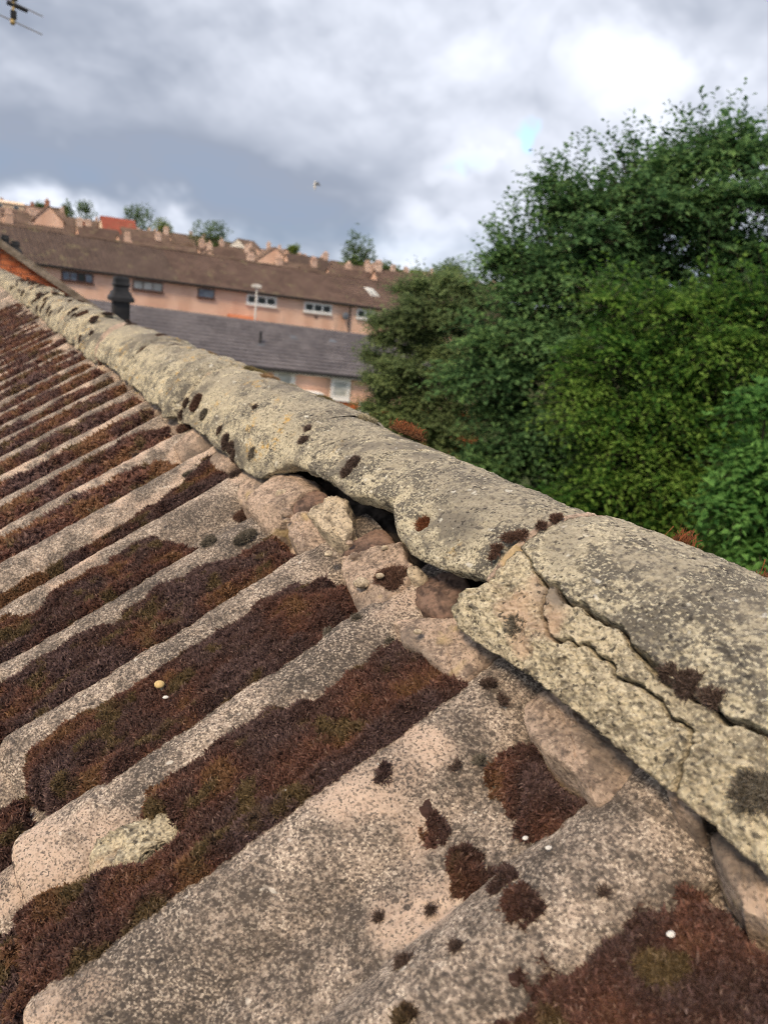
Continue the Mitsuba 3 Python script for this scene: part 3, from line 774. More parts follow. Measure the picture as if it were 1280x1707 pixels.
def cushion(center, nrm, r, tone, seed, flat=0.5, elong=(1, 1), tuft=0.007):
    """A ragged cushion of moss: a few lobes run together. center in units, nrm its normal."""
    g = np.random.default_rng(seed)
    nrm = np.asarray(nrm, float) / np.linalg.norm(nrm)
    t = np.cross(nrm, [0, 1, 0.1])
    t /= np.linalg.norm(t)
    b = np.cross(nrm, t)
    k = 1 if r < 0.005 else 3 if r < 0.010 else 5
    out = []
    for i in range(k):
        a, q = 2 * math.pi * (i + g.random()) / k, (0.0 if k == 1 else 0.30 + 0.30 * g.random()) * r
        rr = r * (1.0 if k == 1 else 0.52 + 0.24 * g.random())
        m, c = lobe(center + q * (math.cos(a) * t * elong[0] + math.sin(a) * b * elong[1]), nrm, rr, np.asarray(tone) * (0.8 + 0.4 * g.random()), seed + 7 * i, flat * (0.8 + 0.4 * g.random()), tuft, elong=elong)
        out.append((np.array(m.vertices), np.array(m.faces), c))
    return join(out)


def lobe(center, nrm, r, tone, seed, flat=0.5, tuft=0.007, n=None, nb=6, elong=(1, 1), tdir=None):
    nrm = np.asarray(nrm, float) / np.linalg.norm(nrm)
    t = np.cross(nrm, [0, 1, 0.1]) if tdir is None else np.asarray(tdir, float)
    t /= np.linalg.norm(t)
    b = np.cross(nrm, t)
    q = BV.copy()
    lump = 1 + 0.95 * nz(q + seed * 2.3, 1.6, 3, seed)
    q = q * lump[:, None]
    V = center + r * (q[:, :1] * t * elong[0] + q[:, 1:2] * b * elong[1] + np.maximum(q[:, 2:], -0.3) * flat * nrm)
    N = vnormals(V, BF)
    tuft = min(tuft, 0.0044 + 0.06 * r)
    n = n or int(np.clip(3.2e6 * r * r, 60, 2200))
    k = RNG.integers(0, len(BF), n)
    w = RNG.dirichlet((1, 1, 1), n)
    tp = (V[BF[k]] * w[..., None]).sum(1)
    tn = (N[BF[k]] * w[..., None]).sum(1)
    ok = (tn @ nrm) > -0.25
    tone = np.asarray(tone)
    T_ = tone * (0.7 + 0.6 * RNG.random((ok.sum(), 1)))
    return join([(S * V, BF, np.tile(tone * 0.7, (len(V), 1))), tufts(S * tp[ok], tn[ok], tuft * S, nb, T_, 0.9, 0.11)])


DARK, GREY, BROWN, RUST = (0.072, 0.050, 0.042), (0.115, 0.104, 0.084), (0.088, 0.049, 0.036), (0.14, 0.05, 0.022)
SLC = [(0.279, 0.413, 0.0198, DARK, 'heart-shaped dark moss cushion on bare pink tile in the foreground'), (0.265, 0.366, 0.009, DARK, 'small oval dark moss cushion just right of the heart-shaped cushion'),
       (0.267, 0.334, 0.0156, DARK, 'round dark moss cushion between the dark clump and the bottom right moss'), (0.287, 0.506, 0.0105, DARK, 'irregular dark moss tuft on the crest above the heart-shaped cushion'),
       (0.277, 0.458, 0.0110, GREY, 'faded grey moss spot above the heart-shaped cushion'), (0.208, 0.478, 0.0062, GREY, None), (0.229, 0.484, 0.0051, DARK, None),
       (0.358, 0.36, 0.0078, DARK, 'small black moss dot at the bottom edge of the pink tile'), (0.291, 0.29, 0.0089, DARK, 'dark moss dot beside the bottom right moss'), (0.376, 0.324, 0.0105, DARK, 'dark moss dot at the very bottom of the picture'),
       (0.154, 0.523, 0.0065, DARK, None), (0.218, 1.098, 0.0185, GREY, 'grey green round moss cushion on the roll left of the hole'), (0.266, 1.132, 0.0125, GREY, 'smaller grey moss cushion left of the grey green one'),
       (0.127, 0.753, 0.0215, BROWN, 'dark brown moss cushion growing on the square mortar slab'), (0.146, 1.095, 0.0125, DARK, 'dark moss curl between the triangular slab and the tile fragment'), (0.119, 1.085, 0.0118, DARK, None),
       (0.149, 1.612, 0.012, DARK, None), (0.141, 1.737, 0.0199, BROWN, None), (0.211, 1.848, 0.018, DARK, None), (0.208, 1.635, 0.0121, DARK, None), (0.293, 1.656, 0.0068, DARK, None),
       (0.401, 1.635, 0.0201, DARK, None), (0.369, 1.613, 0.0106, DARK, None), (0.572, 1.583, 0.0157, DARK, 'dark moss cushion at the left edge of the picture'), (0.334, 1.605, 0.0105, DARK, None), (0.207, 1.492, 0.0111, GREY, None), (0.265, 1.759, 0.0072, DARK, None),
       (0.304, 1.448, 0.0144, DARK, None), (0.155, 0.501, 0.0047, DARK, None), (0.228, 0.88, 0.0056, RUST, None), (0.23, 0.749, 0.005, GREY, None), (0.194, 0.736, 0.0057, GREY, None), (0.183, 0.687, 0.0048, GREY, None),
       (0.318, 0.404, 0.0031, DARK, None), (0.219, 0.302, 0.0038, DARK, None), (0.322, 0.338, 0.0029, DARK, None), (0.355, 0.428, 0.0031, DARK, None), (0.185, 1.25, 0.015, BROWN, None), (0.16, 1.42, 0.014, DARK, None), (0.15, 1.33, 0.012, DARK, None)]
for i, (s, y, r, tone, lab) in enumerate(SLC):
    h = float(prof(np.array(y)))
    if (s, y) in ((0.127, 0.753),):
        h = 0.006
    cc = sp(s, y, h + 0.001) / S
    if r >= 0.0085 and s > 0.2 and tone is not GREY or lab and 'heart' in lab:  # the larger ones spread over the tile
        an = np.linspace(0, 2 * math.pi, 20)[:-1]
        rad = r * (1.0 + 0.9 * nz(np.stack([np.cos(an), np.sin(an), 0 * an + i], -1), 1.1, 3, 3))
        m, c = moss_field(np.stack([s + rad * np.cos(an) * 1.1, y + rad * np.sin(an)], 1), 0.0025 if y < 1 else 0.004, 0.0046, 330000, 40 + i, -0.2, fill=-1.0, up=0.006, grow=0.001)
        c = c * (0.72 if tone is DARK else 0.95)
    else:
        m, c = cushion(cc, NRM, 0.84 * r, tone, i, flat=0.34 if tone is not GREY else 0.2, elong=(1, 1 + 0.3 * RNG.normal() * 0.5))
    key = thing('moss_cushion', lab or 'small dark moss cushion growing on a mossy roof tile', 'moss', None if lab else 'small moss cushions on the roof tiles')
    scene[key] = mikit.ply(m, 'mat_moss', False, color=c)
RGC = [(0.506, 160.4, 0.0103, GREY, 'grey black moss smear on the left end of the cracked mortar'), (0.349, 144.5, 0.0059, DARK, 'smallest moss dot in the long ridge crack'), (0.331, 144.2, 0.0087, DARK, 'round brown moss ball in the middle of the long ridge crack'),
       (0.31, 143.9, 0.0067, DARK, 'moss tuft at the lower end of the long ridge crack'), (0.250, 162.0, 0.0160, GREY, 'large dark grey moss cushion on the mortar at the right edge'), (0.735, 142.2, 0.0100, RUST, 'rusty moss sunk in a round pit of the ridge tile'),
       (0.951, 132.0, 0.0105, DARK, 'upper of two dark moss tufts on the broken ridge tile'), (0.948, 139.5, 0.0088, DARK, 'lower of two dark moss tufts on the broken ridge tile'), (0.588, 128.7, 0.0064, BROWN, None), (0.580, 124.5, 0.0058, BROWN, None), (0.588, 136.4, 0.0052, BROWN, None),
       (0.585, 139.4, 0.0046, BROWN, None), (0.572, 107.2, 0.005, BROWN, None), (0.573, 115.1, 0.0043, BROWN, None), (2.644, 126.7, 0.0084, DARK, None), (2.585, 113.2, 0.0083, DARK, None), (2.436, 164.8, 0.0078, DARK, None), (2.232, 153.7, 0.0089, DARK, None),
       (2.041, 158.3, 0.0115, DARK, None), (2.12, 165.3, 0.0119, DARK, None), (1.943, 170.0, 0.0126, GREY, None), (1.679, 153.9, 0.0165, BROWN, 'largest brown moss cushion on the ridge beyond the hole'), (1.597, 159.3, 0.0118, GREY, None), (1.744, 160.1, 0.01, DARK, None), (1.758, 172.7, 0.01, DARK, None),
       (1.42, 169.4, 0.0142, DARK, None), (1.471, 163.3, 0.0085, DARK, None), (1.379, 170.6, 0.0104, DARK, None), (1.269, 164.6, 0.0090, GREY, None), (1.153, 123.4, 0.006, DARK, None), (1.125, 133.8, 0.0078, DARK, None), (1.387, 128.4, 0.0058, DARK, None),
       (1.358, 174.8, 0.008, DARK, None), (2.316, 134.0, 0.0111, DARK, None), (2.219, 122.9, 0.0125, DARK, None), (2.549, 153.6, 0.0102, DARK, None)]
for y in np.arange(2.3, 8.2, 0.085):
    RGC.append((y + 0.08 * RNG.normal(), 72 + 106 * RNG.random(), 0.008 + 0.014 * RNG.random(), DARK if RNG.random() < 0.6 else BROWN, None))
for i, (y, th, r, tone, lab) in enumerate(RGC):
    rr = RR + (0.008 if y < 0.6 else 0.0) - (0.009 if y == 0.735 else 0)
    cc = cyl(np.array(y), np.array(th), np.array(rr))
    nr = np.array([math.cos(math.radians(th)), 0, math.sin(math.radians(th))])
    m, c = cushion(cc, nr, r, tone, 100 + i, flat=0.4 if y != 0.735 else 0.25, elong=(1, 1 + 0.25 * RNG.normal() * 0.6))
    key = thing('moss_cushion', lab or 'small dark moss cushion growing on the ridge', 'moss', None if lab else 'small moss cushions on the ridge')
    scene[key] = mikit.ply(m, 'mat_moss', False, color=c)
# flat lichen-grey cushions along the skyline of the ridge, and red hairy tufts
for i, (y, th, r, tone, el) in enumerate([(1.72, 74, 0.022, (0.16, 0.13, 0.06), 1.6), (1.60, 80, 0.018, (0.20, 0.13, 0.07), 1.9), (1.49, 74, 0.014, (0.22, 0.20, 0.15), 1.4), (1.34, 72, 0.017, (0.10, 0.08, 0.03), 1.6), (1.255, 72, 0.014, (0.26, 0.24, 0.18), 1.3), (1.86, 77, 0.016, (0.24, 0.20, 0.13), 1.4), (1.15, 74, 0.012, (0.28, 0.25, 0.17), 1.4), (2.05, 80, 0.014, (0.18, 0.12, 0.06), 1.6)]):
    cc = cyl(np.array(y), np.array(float(th)), np.array(RR + 0.002))
    nr = np.array([math.cos(math.radians(th)), 0, math.sin(math.radians(th))])
    m, c = cushion(cc, nr, r, tone, 300 + i, flat=0.45, elong=(0.9, el), tuft=0.006)
    key = thing('moss_cushion', 'flat pale greenish moss cushion on the skyline of the ridge', 'moss', 'pale moss cushions along the ridge skyline')
    scene[key] = mikit.ply(m, 'mat_moss', False, color=c)


def hairs(center, nr, r, n, length, el, tone):
    t = np.array([0, 1.0, 0])
    b = np.cross(nr, t)
    u = RNG.normal(size=(n, 2)) * 0.55
    base = center + r * (u[:, :1] * el * t + u[:, 1:] * b)
    d = nr + np.array([0.05, 0, 0.35]) + 0.5 * rand_frames(n)
    d /= np.linalg.norm(d, axis=1, keepdims=True)
    L = length * (0.5 + 0.7 * RNG.random((n, 1)))
    w = np.cross(d, rand_frames(n))
    w /= np.linalg.norm(w, axis=1, keepdims=True)
    bend = base + d * L * 0.6 + 0.12 * L * rand_frames(n)
    tip = base + d * L + 0.3 * L * rand_frames(n)
    ww = 0.00035
    V = np.stack([base - w * ww, base + w * ww, bend + w * ww, bend - w * ww, tip - w * ww * 1.6, tip + w * ww * 1.6], 1).reshape(-1, 3)
    i = np.arange(n)[:, None] * 6
    F = np.concatenate([i + [0, 1, 2], i + [0, 2, 3], i + [3, 2, 5], i + [3, 5, 4]], 0)
    c = np.repeat(np.asarray(tone) * (0.6 + 0.8 * RNG.random((n, 1))), 6, 0)
    return S * V, F, c


for i, (y, th, r, L, el, lab) in enumerate([(1.02, 73, 0.011, 0.016, 3.4, 'long fringe of rusty red hairy moss on the ridge skyline'), (0.490, 66, 0.0085, 0.017, 1.3, 'hairy red moss tuft on the ridge top above the nearest tile'), (0.395, 63, 0.0075, 0.016, 1.3, 'spiky orange red moss tuft on the ridge skyline at the right')]):
    cc = cyl(np.array(y), np.array(float(th)), np.array(RR + 0.006))
    nr = np.array([math.cos(math.radians(th)), 0, math.sin(math.radians(th))])
    m, c = cushion(cc, nr, r, (0.13, 0.062, 0.03), 320 + i, flat=0.6, elong=(1, el))
    hv, hf, hc = hairs(cc + nr * r * 0.3, nr, r, 90 if i else 200, L * 0.8, el, (0.22, 0.075, 0.03))
    m, c = join([(np.array(m.vertices), np.array(m.faces), c), (hv, hf, hc)])
    key = thing('moss_tuft', lab, 'moss')
    scene[key] = mikit.ply(m, 'mat_moss', False, color=c)
# a tiny mushroom in the second strip, a few pale grit stones
mk = thing('mushroom', 'tiny round cream mushroom in the second moss strip', 'mushroom')
cap = trimesh.creation.icosphere(subdivisions=3, radius=0.0046)
cap.apply_scale([1, 1, 0.7])
cap.apply_translation(sp(0.425, 0.842, 0.004))
stem = tube([sp(0.425, 0.842, -0.012), sp(0.425, 0.842, 0.002)], 0.0016)
part(mk, 'cap', cap, 'mat_gull', True, color=np.tile((0.62, 0.46, 0.22), (len(cap.vertices), 1)))
part(mk, 'stem', stem, 'mat_pale')
for i, (s, y, r, h) in enumerate([(0.210, 0.196 + 0.05, 0.0028, 0.006), (0.285, 0.215, 0.0030, 0.004), (0.365, 0.495 + 0.07, 0.0026, 0.001), (0.425, 0.81, 0.0028, 0.004), (0.232, 0.372, 0.0024, -0.004), (0.225, 0.352, 0.0024, -0.002)]):
    g = trimesh.creation.icosphere(subdivisions=2, radius=r * S)
    v = np.array(g.vertices)
    v = v * (1 + 0.7 * nz(v + i, 300, 2)[:, None]) * [1.3, 0.8, 0.6] + sp(s, y, h)
    key = thing('grit_stone', 'tiny white grit stone lying on the moss', 'stone', 'white grit stones on the moss')
    scene[key] = mikit.ply(trimesh.Trimesh(v, g.faces, process=False), 'mat_white_dirty', True)

# ------------------------------------------------------------------ flue terminals, aerial, gull, street lamp
def square_loft(levels, cx, cy, cham=0.2):
    """levels: (z, half width). A square shaft with chamfered corners."""
    rings = []
    for z, w in levels:
        k = w * cham
        rings.append([(cx + a, cy + b, z) for a, b in ((w, -w + k), (w, w - k), (w - k, w), (-w + k, w), (-w, w - k), (-w, -w + k), (-w + k, -w), (w - k, -w))])
    v = np.array(rings).reshape(-1, 3)
    n, m = len(levels), 8
    f = [[i * m + j, i * m + (j + 1) % m, (i + 1) * m + (j + 1) % m, (i + 1) * m + j] for i in range(n - 1) for j in range(m)]
    f = np.array(f)
    f = np.vstack([f[:, [0, 1, 2]], f[:, [0, 2, 3]], [[(n - 1) * m, (n - 1) * m + j, (n - 1) * m + j + 1] for j in range(1, m - 1)]])
    return trimesh.Trimesh(v, f, process=False)


def terminal(x, y, ztop, zbot, k, label):
    t = thing('flue_terminal', label, 'flue')
    part(t, 'shaft', square_loft([(zbot, 0.056 * k), (ztop - 0.165 * k, 0.056 * k)], x, y), 'mat_black', 30)
    part(t, 'collar', square_loft([(ztop - 0.172 * k, 0.064 * k), (ztop - 0.168 * k, 0.082 * k), (ztop - 0.142 * k, 0.082 * k), (ztop - 0.128 * k, 0.070 * k), (ztop - 0.098 * k, 0.060 * k)], x, y), 'mat_black', 30)
    part(t, 'neck', square_loft([(ztop - 0.10 * k, 0.050 * k), (ztop - 0.06 * k, 0.046 * k)], x, y), 'mat_black', 30)
    part(t, 'cap', square_loft([(ztop - 0.066 * k, 0.052 * k), (ztop - 0.054 * k, 0.058 * k), (ztop - 0.040 * k, 0.050 * k), (ztop - 0.012 * k, 0.050 * k), (ztop, 0.042 * k)], x, y), 'mat_black', 30)


terminal(0.61, 5.91, 0.175, -0.42, 1.0, 'black square flue terminal with moulded cap rising behind the ridge')
terminal(0.385, 15.98, 0.56, -0.3, 1.3, 'leftmost of two small black flue terminals beyond the brick gable')
terminal(0.55, 15.97, 0.48, -0.35, 1.3, 'right of two small black flue terminals beyond the brick gable')

ar = thing('tv_aerial', 'television aerial with thin metal rods in the top left corner of the sky', 'aerial')
bm0, bm1 = np.array([0.072, 7.98, 2.095]), np.array([0.16, 8.45, 3.15])
part(ar, 'boom', tube([bm0, bm0 + (bm1 - bm0) * 0.5, bm1], 0.011), 'mat_brass')
bd = (bm1 - bm0) / np.linalg.norm(bm1 - bm0)
part(ar, 'boom_tip', tube([bm0 - bd * 0.012, bm0 + bd * 0.03], 0.019), 'mat_brass')
for k in range(7):
    c0 = bm0 + bd * (0.015 + 0.17 * k)
    part(ar, 'rod', tube([c0 + [-0.225, 0.01, 0.052], c0 + [0.225, -0.01, -0.052]], 0.0058, 6), 'mat_steel')
    part(ar, 'rod_clip', boxm(c0[0] - 0.016, c0[0] + 0.03, c0[1] - 0.02, c0[1] + 0.02, c0[2] + 0.015, c0[2] + 0.075), 'mat_black')
part(ar, 'dipole', tube([bm0 + bd * 0.145 + [-0.05, 0, 0.02], bm0 + bd * 0.145 + [0.11, 0, -0.006]], 0.016), 'mat_black', 40)
part(ar, 'mast', tube([bm1, [-0.6, 8.6, 3.2], [-1.15, 8.8, 3.1], [-1.2, 8.8, 2.4], [-1.2, 8.8, -1.2]], 0.02), 'mat_steel')

gu = thing('gull', 'small white gull flying beneath the dark clouds', 'bird')
gc = np.array([14.91, 36.94, 5.01])
gt = np.linspace(-0.24, 0.2, 9)
body = tube([gc + [0.06 * t, 0.3 * t, 0.95 * t] for t in gt], [0.012, 0.04, 0.06, 0.068, 0.066, 0.055, 0.042, 0.036, 0.012], 8)
part(gu, 'body', body, 'mat_gull', 60, None) if False else part(gu, 'body', body, 'mat_white_dirty', 60)


def wing(sgn):
    pts = np.array([(0.03, 0.10), (0.16, 0.16), (0.30, 0.06), (0.42, -0.12), (0.30, -0.06), (0.16, -0.02), (0.03, -0.08)])
    v = []
    for th in (0.006, -0.006):
        for a, b in pts:
            v.append(gc + [sgn * a * 0.38, th - 0.85 * a, b * 0.9 + 0.10 * a])
    n = len(pts)
    f = [[0, i, i + 1] for i in range(1, n - 1)] + [[n, n + i + 1, n + i] for i in range(1, n - 1)] + [[i, (i + 1) % n, n + (i + 1) % n] for i in range(n)] + [[i, n + (i + 1) % n, n + i] for i in range(n)]
    return trimesh.Trimesh(v, f, process=False)


part(gu, 'wing', wing(1), 'mat_lead')
part(gu, 'wing', wing(-1), 'mat_white_dirty')

lp = thing('street_lamp', 'white street lamp post in front of the pink terrace', 'street lamp')
lx, ly = 12.63, 37.8
part(lp, 'post', tube([(lx, ly, -7.4), (lx, ly, -4.5), (lx, ly, -0.02)], [0.08, 0.06, 0.042], 10), 'mat_white_dirty', 40)
part(lp, 'lamp_head', cat(boxm(lx - 0.24, lx + 0.20, ly - 0.13, ly + 0.13, -0.02, 0.10), boxm(lx - 0.16, lx + 0.12, ly - 0.08, ly + 0.08, 0.10, 0.14)), 'mat_white_dirty')

# ------------------------------------------------------------------ the next house up the hill: brick gable with stone verge
nb = thing('brick_house', 'neighbouring house end with an orange red brick gable and sloping stone verge', 'house')
VZ = lambda x: 0.44 - 0.62 * np.abs(x)                                     # the verge line
gab = Polygon([(-3.4, -7.4), (3.4, -7.4), (3.4, VZ(3.4) - 0.03), (0, 0.41), (-3.4, VZ(3.4) - 0.03)])
gm = trimesh.creation.extrude_polygon(gab, 0.2, engine='earcut')
gv = np.array(gm.vertices)
gwall = part(nb, 'gable_wall', trimesh.Trimesh(np.stack([gv[:, 0], 11.03 + gv[:, 2], gv[:, 1]], 1), gm.faces[:, ::-1], process=False), 'mat_joint')
zone_g = Polygon([(-0.5, 0.03), (0, 0.36), (1.7, VZ(1.7) - 0.05), (1.7, -1.1), (1.3, -1.1), (0.1, -0.35), (-0.5, -0.45)])
for row in range(22):
    z = -1.1 + 0.075 * row
    for c in range(14):
        x = -0.6 + 0.225 * c - (0.1125 if row % 2 else 0)
        g = sbox(x + 0.005, z + 0.005, x + 0.220, z + 0.070).intersection(zone_g)
        if g.area > 0.002 and g.geom_type == 'Polygon':
            b = trimesh.creation.extrude_polygon(g, 0.03 + 0.004 * RNG.random(), engine='earcut')
            bv = np.array(b.vertices)
            part(gwall, 'brick', trimesh.Trimesh(np.stack([bv[:, 0], 11.04 - bv[:, 2], bv[:, 1]], 1), b.faces, process=False), 'mat_brick')
for sg in (1, -1):
    poly = [(0, 0.44), (3.6 * sg, VZ(3.6)), (3.6 * sg, VZ(3.6) - 0.10), (0, 0.34)]
    e = trimesh.creation.extrude_polygon(Polygon(poly), 0.24, engine='earcut')
    ev = np.array(e.vertices)
    part(nb, 'verge', trimesh.Trimesh(np.stack([ev[:, 0], 10.92 + ev[:, 2], ev[:, 1] + 0.012], 1), e.faces, process=False), 'mat_stone')
    yy, tt = np.meshgrid(np.arange(11.16, 19.0, 0.02), np.linspace(0, 3.6, 10), indexing='ij')
    zz = VZ(tt) - 0.02 + S * (prof(yy / S) + 0.0)
    f = grid_faces(*yy.shape)
    part(nb, 'roof', trimesh.Trimesh(np.stack([sg * tt, yy, zz], -1).reshape(-1, 3), f if sg > 0 else f[:, ::-1], process=False), 'mat_tile', 50)
part(nb, 'wall', boxm(-3.3, 3.3, 11.24, 19, -7.4, -1.75), 'mat_wall_pink')


# ------------------------------------------------------------------ terraces across the road
class Block:
    """A straight terrace: a along the eaves, b up from the eaves line, c back from the front wall; the eaves follow the sloping street."""

    def __init__(self, A, azdeg, m):
        self.A, self.m = np.array(A), m
        a = math.radians(azdeg)
        self.u, self.n = np.array([math.cos(a), math.sin(a), 0]), np.array([-math.sin(a), math.cos(a), 0])

    def __call__(self, mesh_or_v):
        v = np.array(getattr(mesh_or_v, 'vertices', mesh_or_v), float)
        w = self.A + v[:, :1] * self.u + v[:, 1:2] * self.n + np.stack([0 * v[:, 0], 0 * v[:, 0], v[:, 2] + self.m * v[:, 0]], 1)
        return trimesh.Trimesh(w, mesh_or_v.faces, process=False) if hasattr(mesh_or_v, 'faces') else w


def courses(B, parent, a0, a1, c0, c1, b0, b1, n, mat, rib, per=0.3, ribh=0.02, lip=0.03):
    """The roof of one house as lapped courses, each a part."""
    step = per / 6 if rib else (a1 - a0) / 40
    a = np.arange(a0, a1 + 1e-6, step)
    a[-1] = a1
    for k in range(n):
        t0, t1 = k / n, (k + 1.12) / n
        rows = []
        sag = 0.012 * nz(np.stack([a * 0.8, 0 * a + k * 7, 0 * a], -1), 1.0, 3)
        prof_ = ribh * np.cos(2 * np.pi * a / per) if rib else 0 * a
        for t, up in ((t0, -0.02), (t0, lip), (min(t1, 1), 0.004)):
            rows.append(np.stack([a, c0 + (c1 - c0) * t + 0 * a, b0 + (b1 - b0) * t + up + sag + (prof_ if up > -0.01 else 0)], -1))
        P = np.array(rows)
        part(parent, 'roof_course', B(trimesh.Trimesh(P.reshape(-1, 3), grid_faces(*P.shape[:2])[:, ::-1], process=False)), mat, 40)


def window(B, parent, a0, a1, b0, b1, panes, frame, glass, fw=0.07, c=-0.02, sill=True):
    out = cat(boxm(a0, a1, c - 0.05, c + 0.03, b1 - fw, b1), boxm(a0, a1, c - 0.05, c + 0.03, b0, b0 + fw), *[boxm(x - fw / 2, x + fw / 2, c - 0.048, c + 0.03, b0 + fw, b1 - fw) for x in np.linspace(a0 + fw / 2, a1 - fw / 2, panes + 1)])
    w = part(parent, 'window', B(out), frame)
    xs = np.linspace(a0 + fw / 2, a1 - fw / 2, panes + 1)
    for i in range(panes):
        g = glass[i % len(glass)]
        part(w, 'pane', B(boxm(xs[i] + fw / 2, xs[i + 1] - fw / 2, c - 0.012, c + 0.012, b0 + fw, b1 - fw)), g)
    if sill:
        part(w, 'sill', B(boxm(a0 - 0.05, a1 + 0.05, c - 0.12, c + 0.02, b0 - 0.07, b0 - 0.002)), frame)


FT = Block((4.49, 45.74, -0.08), 4.5587, -0.0217)
cuts = [-8.0, -0.75, 6.45, 13.6, 20.0, 27.0, 34.0]
FL = ['pink terraced house at the left end beside the brick gable', 'pink terraced house with dark framed blue curtained window and smooth brown roof', 'pink terraced house behind the street lamp with a small orange porch', 'pink terraced house with white windows and a grey satellite dish', 'pink terraced house with two rooflights half hidden by trees', 'pink terraced house at the far right hidden behind the trees']
for i in range(6):
    a0, a1 = cuts[i] + 0.004, cuts[i + 1]
    h = thing('terraced_house', FL[i], 'house')
    part(h, 'wall', FT(boxm(a0, a1, 0.0, 7.0, -5.4, 0.10)), 'mat_wall_pink')
    courses(FT, h, a0, a1, -0.30, 3.6, -0.02, 1.77, 13, 'mat_roof_dark' if i < 2 else 'mat_roof_brown', True, 0.3, 0.018, 0.03 + 0.003 * (i % 2))
    back = trimesh.Trimesh([(a0, 3.6, 1.77), (a1, 3.6, 1.77), (a1, 7.3, 0.0), (a0, 7.3, 0.0)], [[0, 1, 2], [0, 2, 3]], process=False)
    part(h, 'back_roof', FT(back), 'mat_roof_brown')
    na = np.arange(a0, a1, 0.45)
    for x in na:
        part(h, 'ridge_tile', FT(tube([(x, 3.6, 1.765 + 0.012 * RNG.normal()), (min(x + 0.447, a1), 3.6, 1.765 + 0.012 * RNG.normal())], 0.10, 8)), 'mat_roof_brown_pale', 40)
    part(h, 'gutter', FT(cat(boxm(a0, a1, -0.40, -0.29, -0.10, -0.01), boxm(a0, a1, -0.28, -0.003, -0.13, -0.10))), 'mat_gutter')
    if i == 0:
        window(FT, h, -4.6, -3.0, -0.72, -0.16, 3, 'mat_white', ['mat_pane'])
    if i == 1:
        window(FT, h, 0.06, 1.68, -0.70, -0.19, 4, 'mat_frame_dark', ['mat_curtain_blue', 'mat_curtain_blue', 'mat_pane', 'mat_curtain_blue'], 0.06)
        window(FT, h, 3.79, 5.48, -0.72, -0.20, 3, 'mat_frame_dark', ['mat_curtain'], 0.06)
    if i == 2:
        window(FT, h, 7.55, 8.56, -0.72, -0.20, 1, 'mat_frame_dark', ['mat_curtain_blue'], 0.05)
        window(FT, h, 10.58, 12.58, -0.78, -0.18, 3, 'mat_white', ['mat_pane'], 0.13)
        pr = part(h, 'porch', FT(trimesh.Trimesh([(9.45, -1.2, -1.93), (11.25, -1.2, -1.95), (11.25, 0, -1.50), (9.45, 0, -1.48), (9.45, -1.2, -2.0), (11.25, -1.2, -2.0), (11.25, 0, -2.0), (9.45, 0, -2.0)], [[0, 1, 2], [0, 2, 3], [1, 5, 6], [1, 6, 2], [0, 3, 7], [0, 7, 4]], process=False)), 'mat_porch')
        part(pr, 'fascia', FT(boxm(9.38, 11.32, -1.27, -1.202, -2.14, -1.92)), 'mat_white')
        part(pr, 'wall', FT(boxm(9.5, 11.2, -1.15, -0.002, -5.3, -2.001)), 'mat_wall_pink')
    if i == 3:
        window(FT, h, 14.49, 16.51, -0.82, -0.20, 3, 'mat_white', ['mat_pane'], 0.13)
        window(FT, h, 18.40, 19.74, -0.84, -0.22, 2, 'mat_white', ['mat_pane', 'mat_curtain'], 0.13)
        dish = trimesh.creation.icosphere(subdivisions=2, radius=0.24)
        dish.apply_scale([1, 0.35, 1])
        dish.apply_translation((17.45, -0.25, -0.80))
        part(h, 'satellite_dish', FT(dish), 'mat_lead', True)
        part(h, 'dish_arm', FT(tube([(17.45, -0.2, -0.80), (17.45, -0.002, -0.95)], 0.025)), 'mat_lead')
        part(h, 'drainpipe', FT(tube([(17.87, -0.09, -0.1), (17.87, -0.09, -5.3)], 0.045)), 'mat_gutter', 40)
        part(h, 'vent', FT(boxm(15.35, 15.55, -0.03, -0.002, -1.18, -1.0)), 'mat_frame_dark')
    if i == 4:
        for x in (20.2, 23.2):
            q = np.array([(x, t) for t in ()])
            rl = [(x, 1.15 + dx, 0) for dx in (0,)]
            sl = 1.77 / 3.6
            v = [(x, 1.2, 1.2 * sl + 0.09), (x + 0.62, 1.2, 1.2 * sl + 0.09), (x + 0.62, 2.35, 2.35 * sl + 0.09), (x, 2.35, 2.35 * sl + 0.09)]
            v += [(a, b, c - 0.12) for a, b, c in v]
            f = [[0, 1, 2], [0, 2, 3], [0, 4, 5], [0, 5, 1], [1, 5, 6], [1, 6, 2], [2, 6, 7], [2, 7, 3], [3, 7, 4], [3, 4, 0]]
            r = part(h, 'rooflight', FT(trimesh.Trimesh(v, f, process=False)), 'mat_white_dirty')
            v2 = [(x + 0.07, 1.30, 1.30 * sl + 0.094), (x + 0.71, 1.30, 1.30 * sl + 0.094), (x + 0.71, 2.26, 2.26 * sl + 0.094), (x + 0.07, 2.26, 2.26 * sl + 0.094)]
            part(r, 'pane', FT(trimesh.Trimesh(v2, [[0, 1, 2], [0, 2, 3]], process=False)), 'mat_curtain')
        window(FT, h, 22.0, 23.6, -0.84, -0.22, 2, 'mat_white', ['mat_pane'], 0.13)

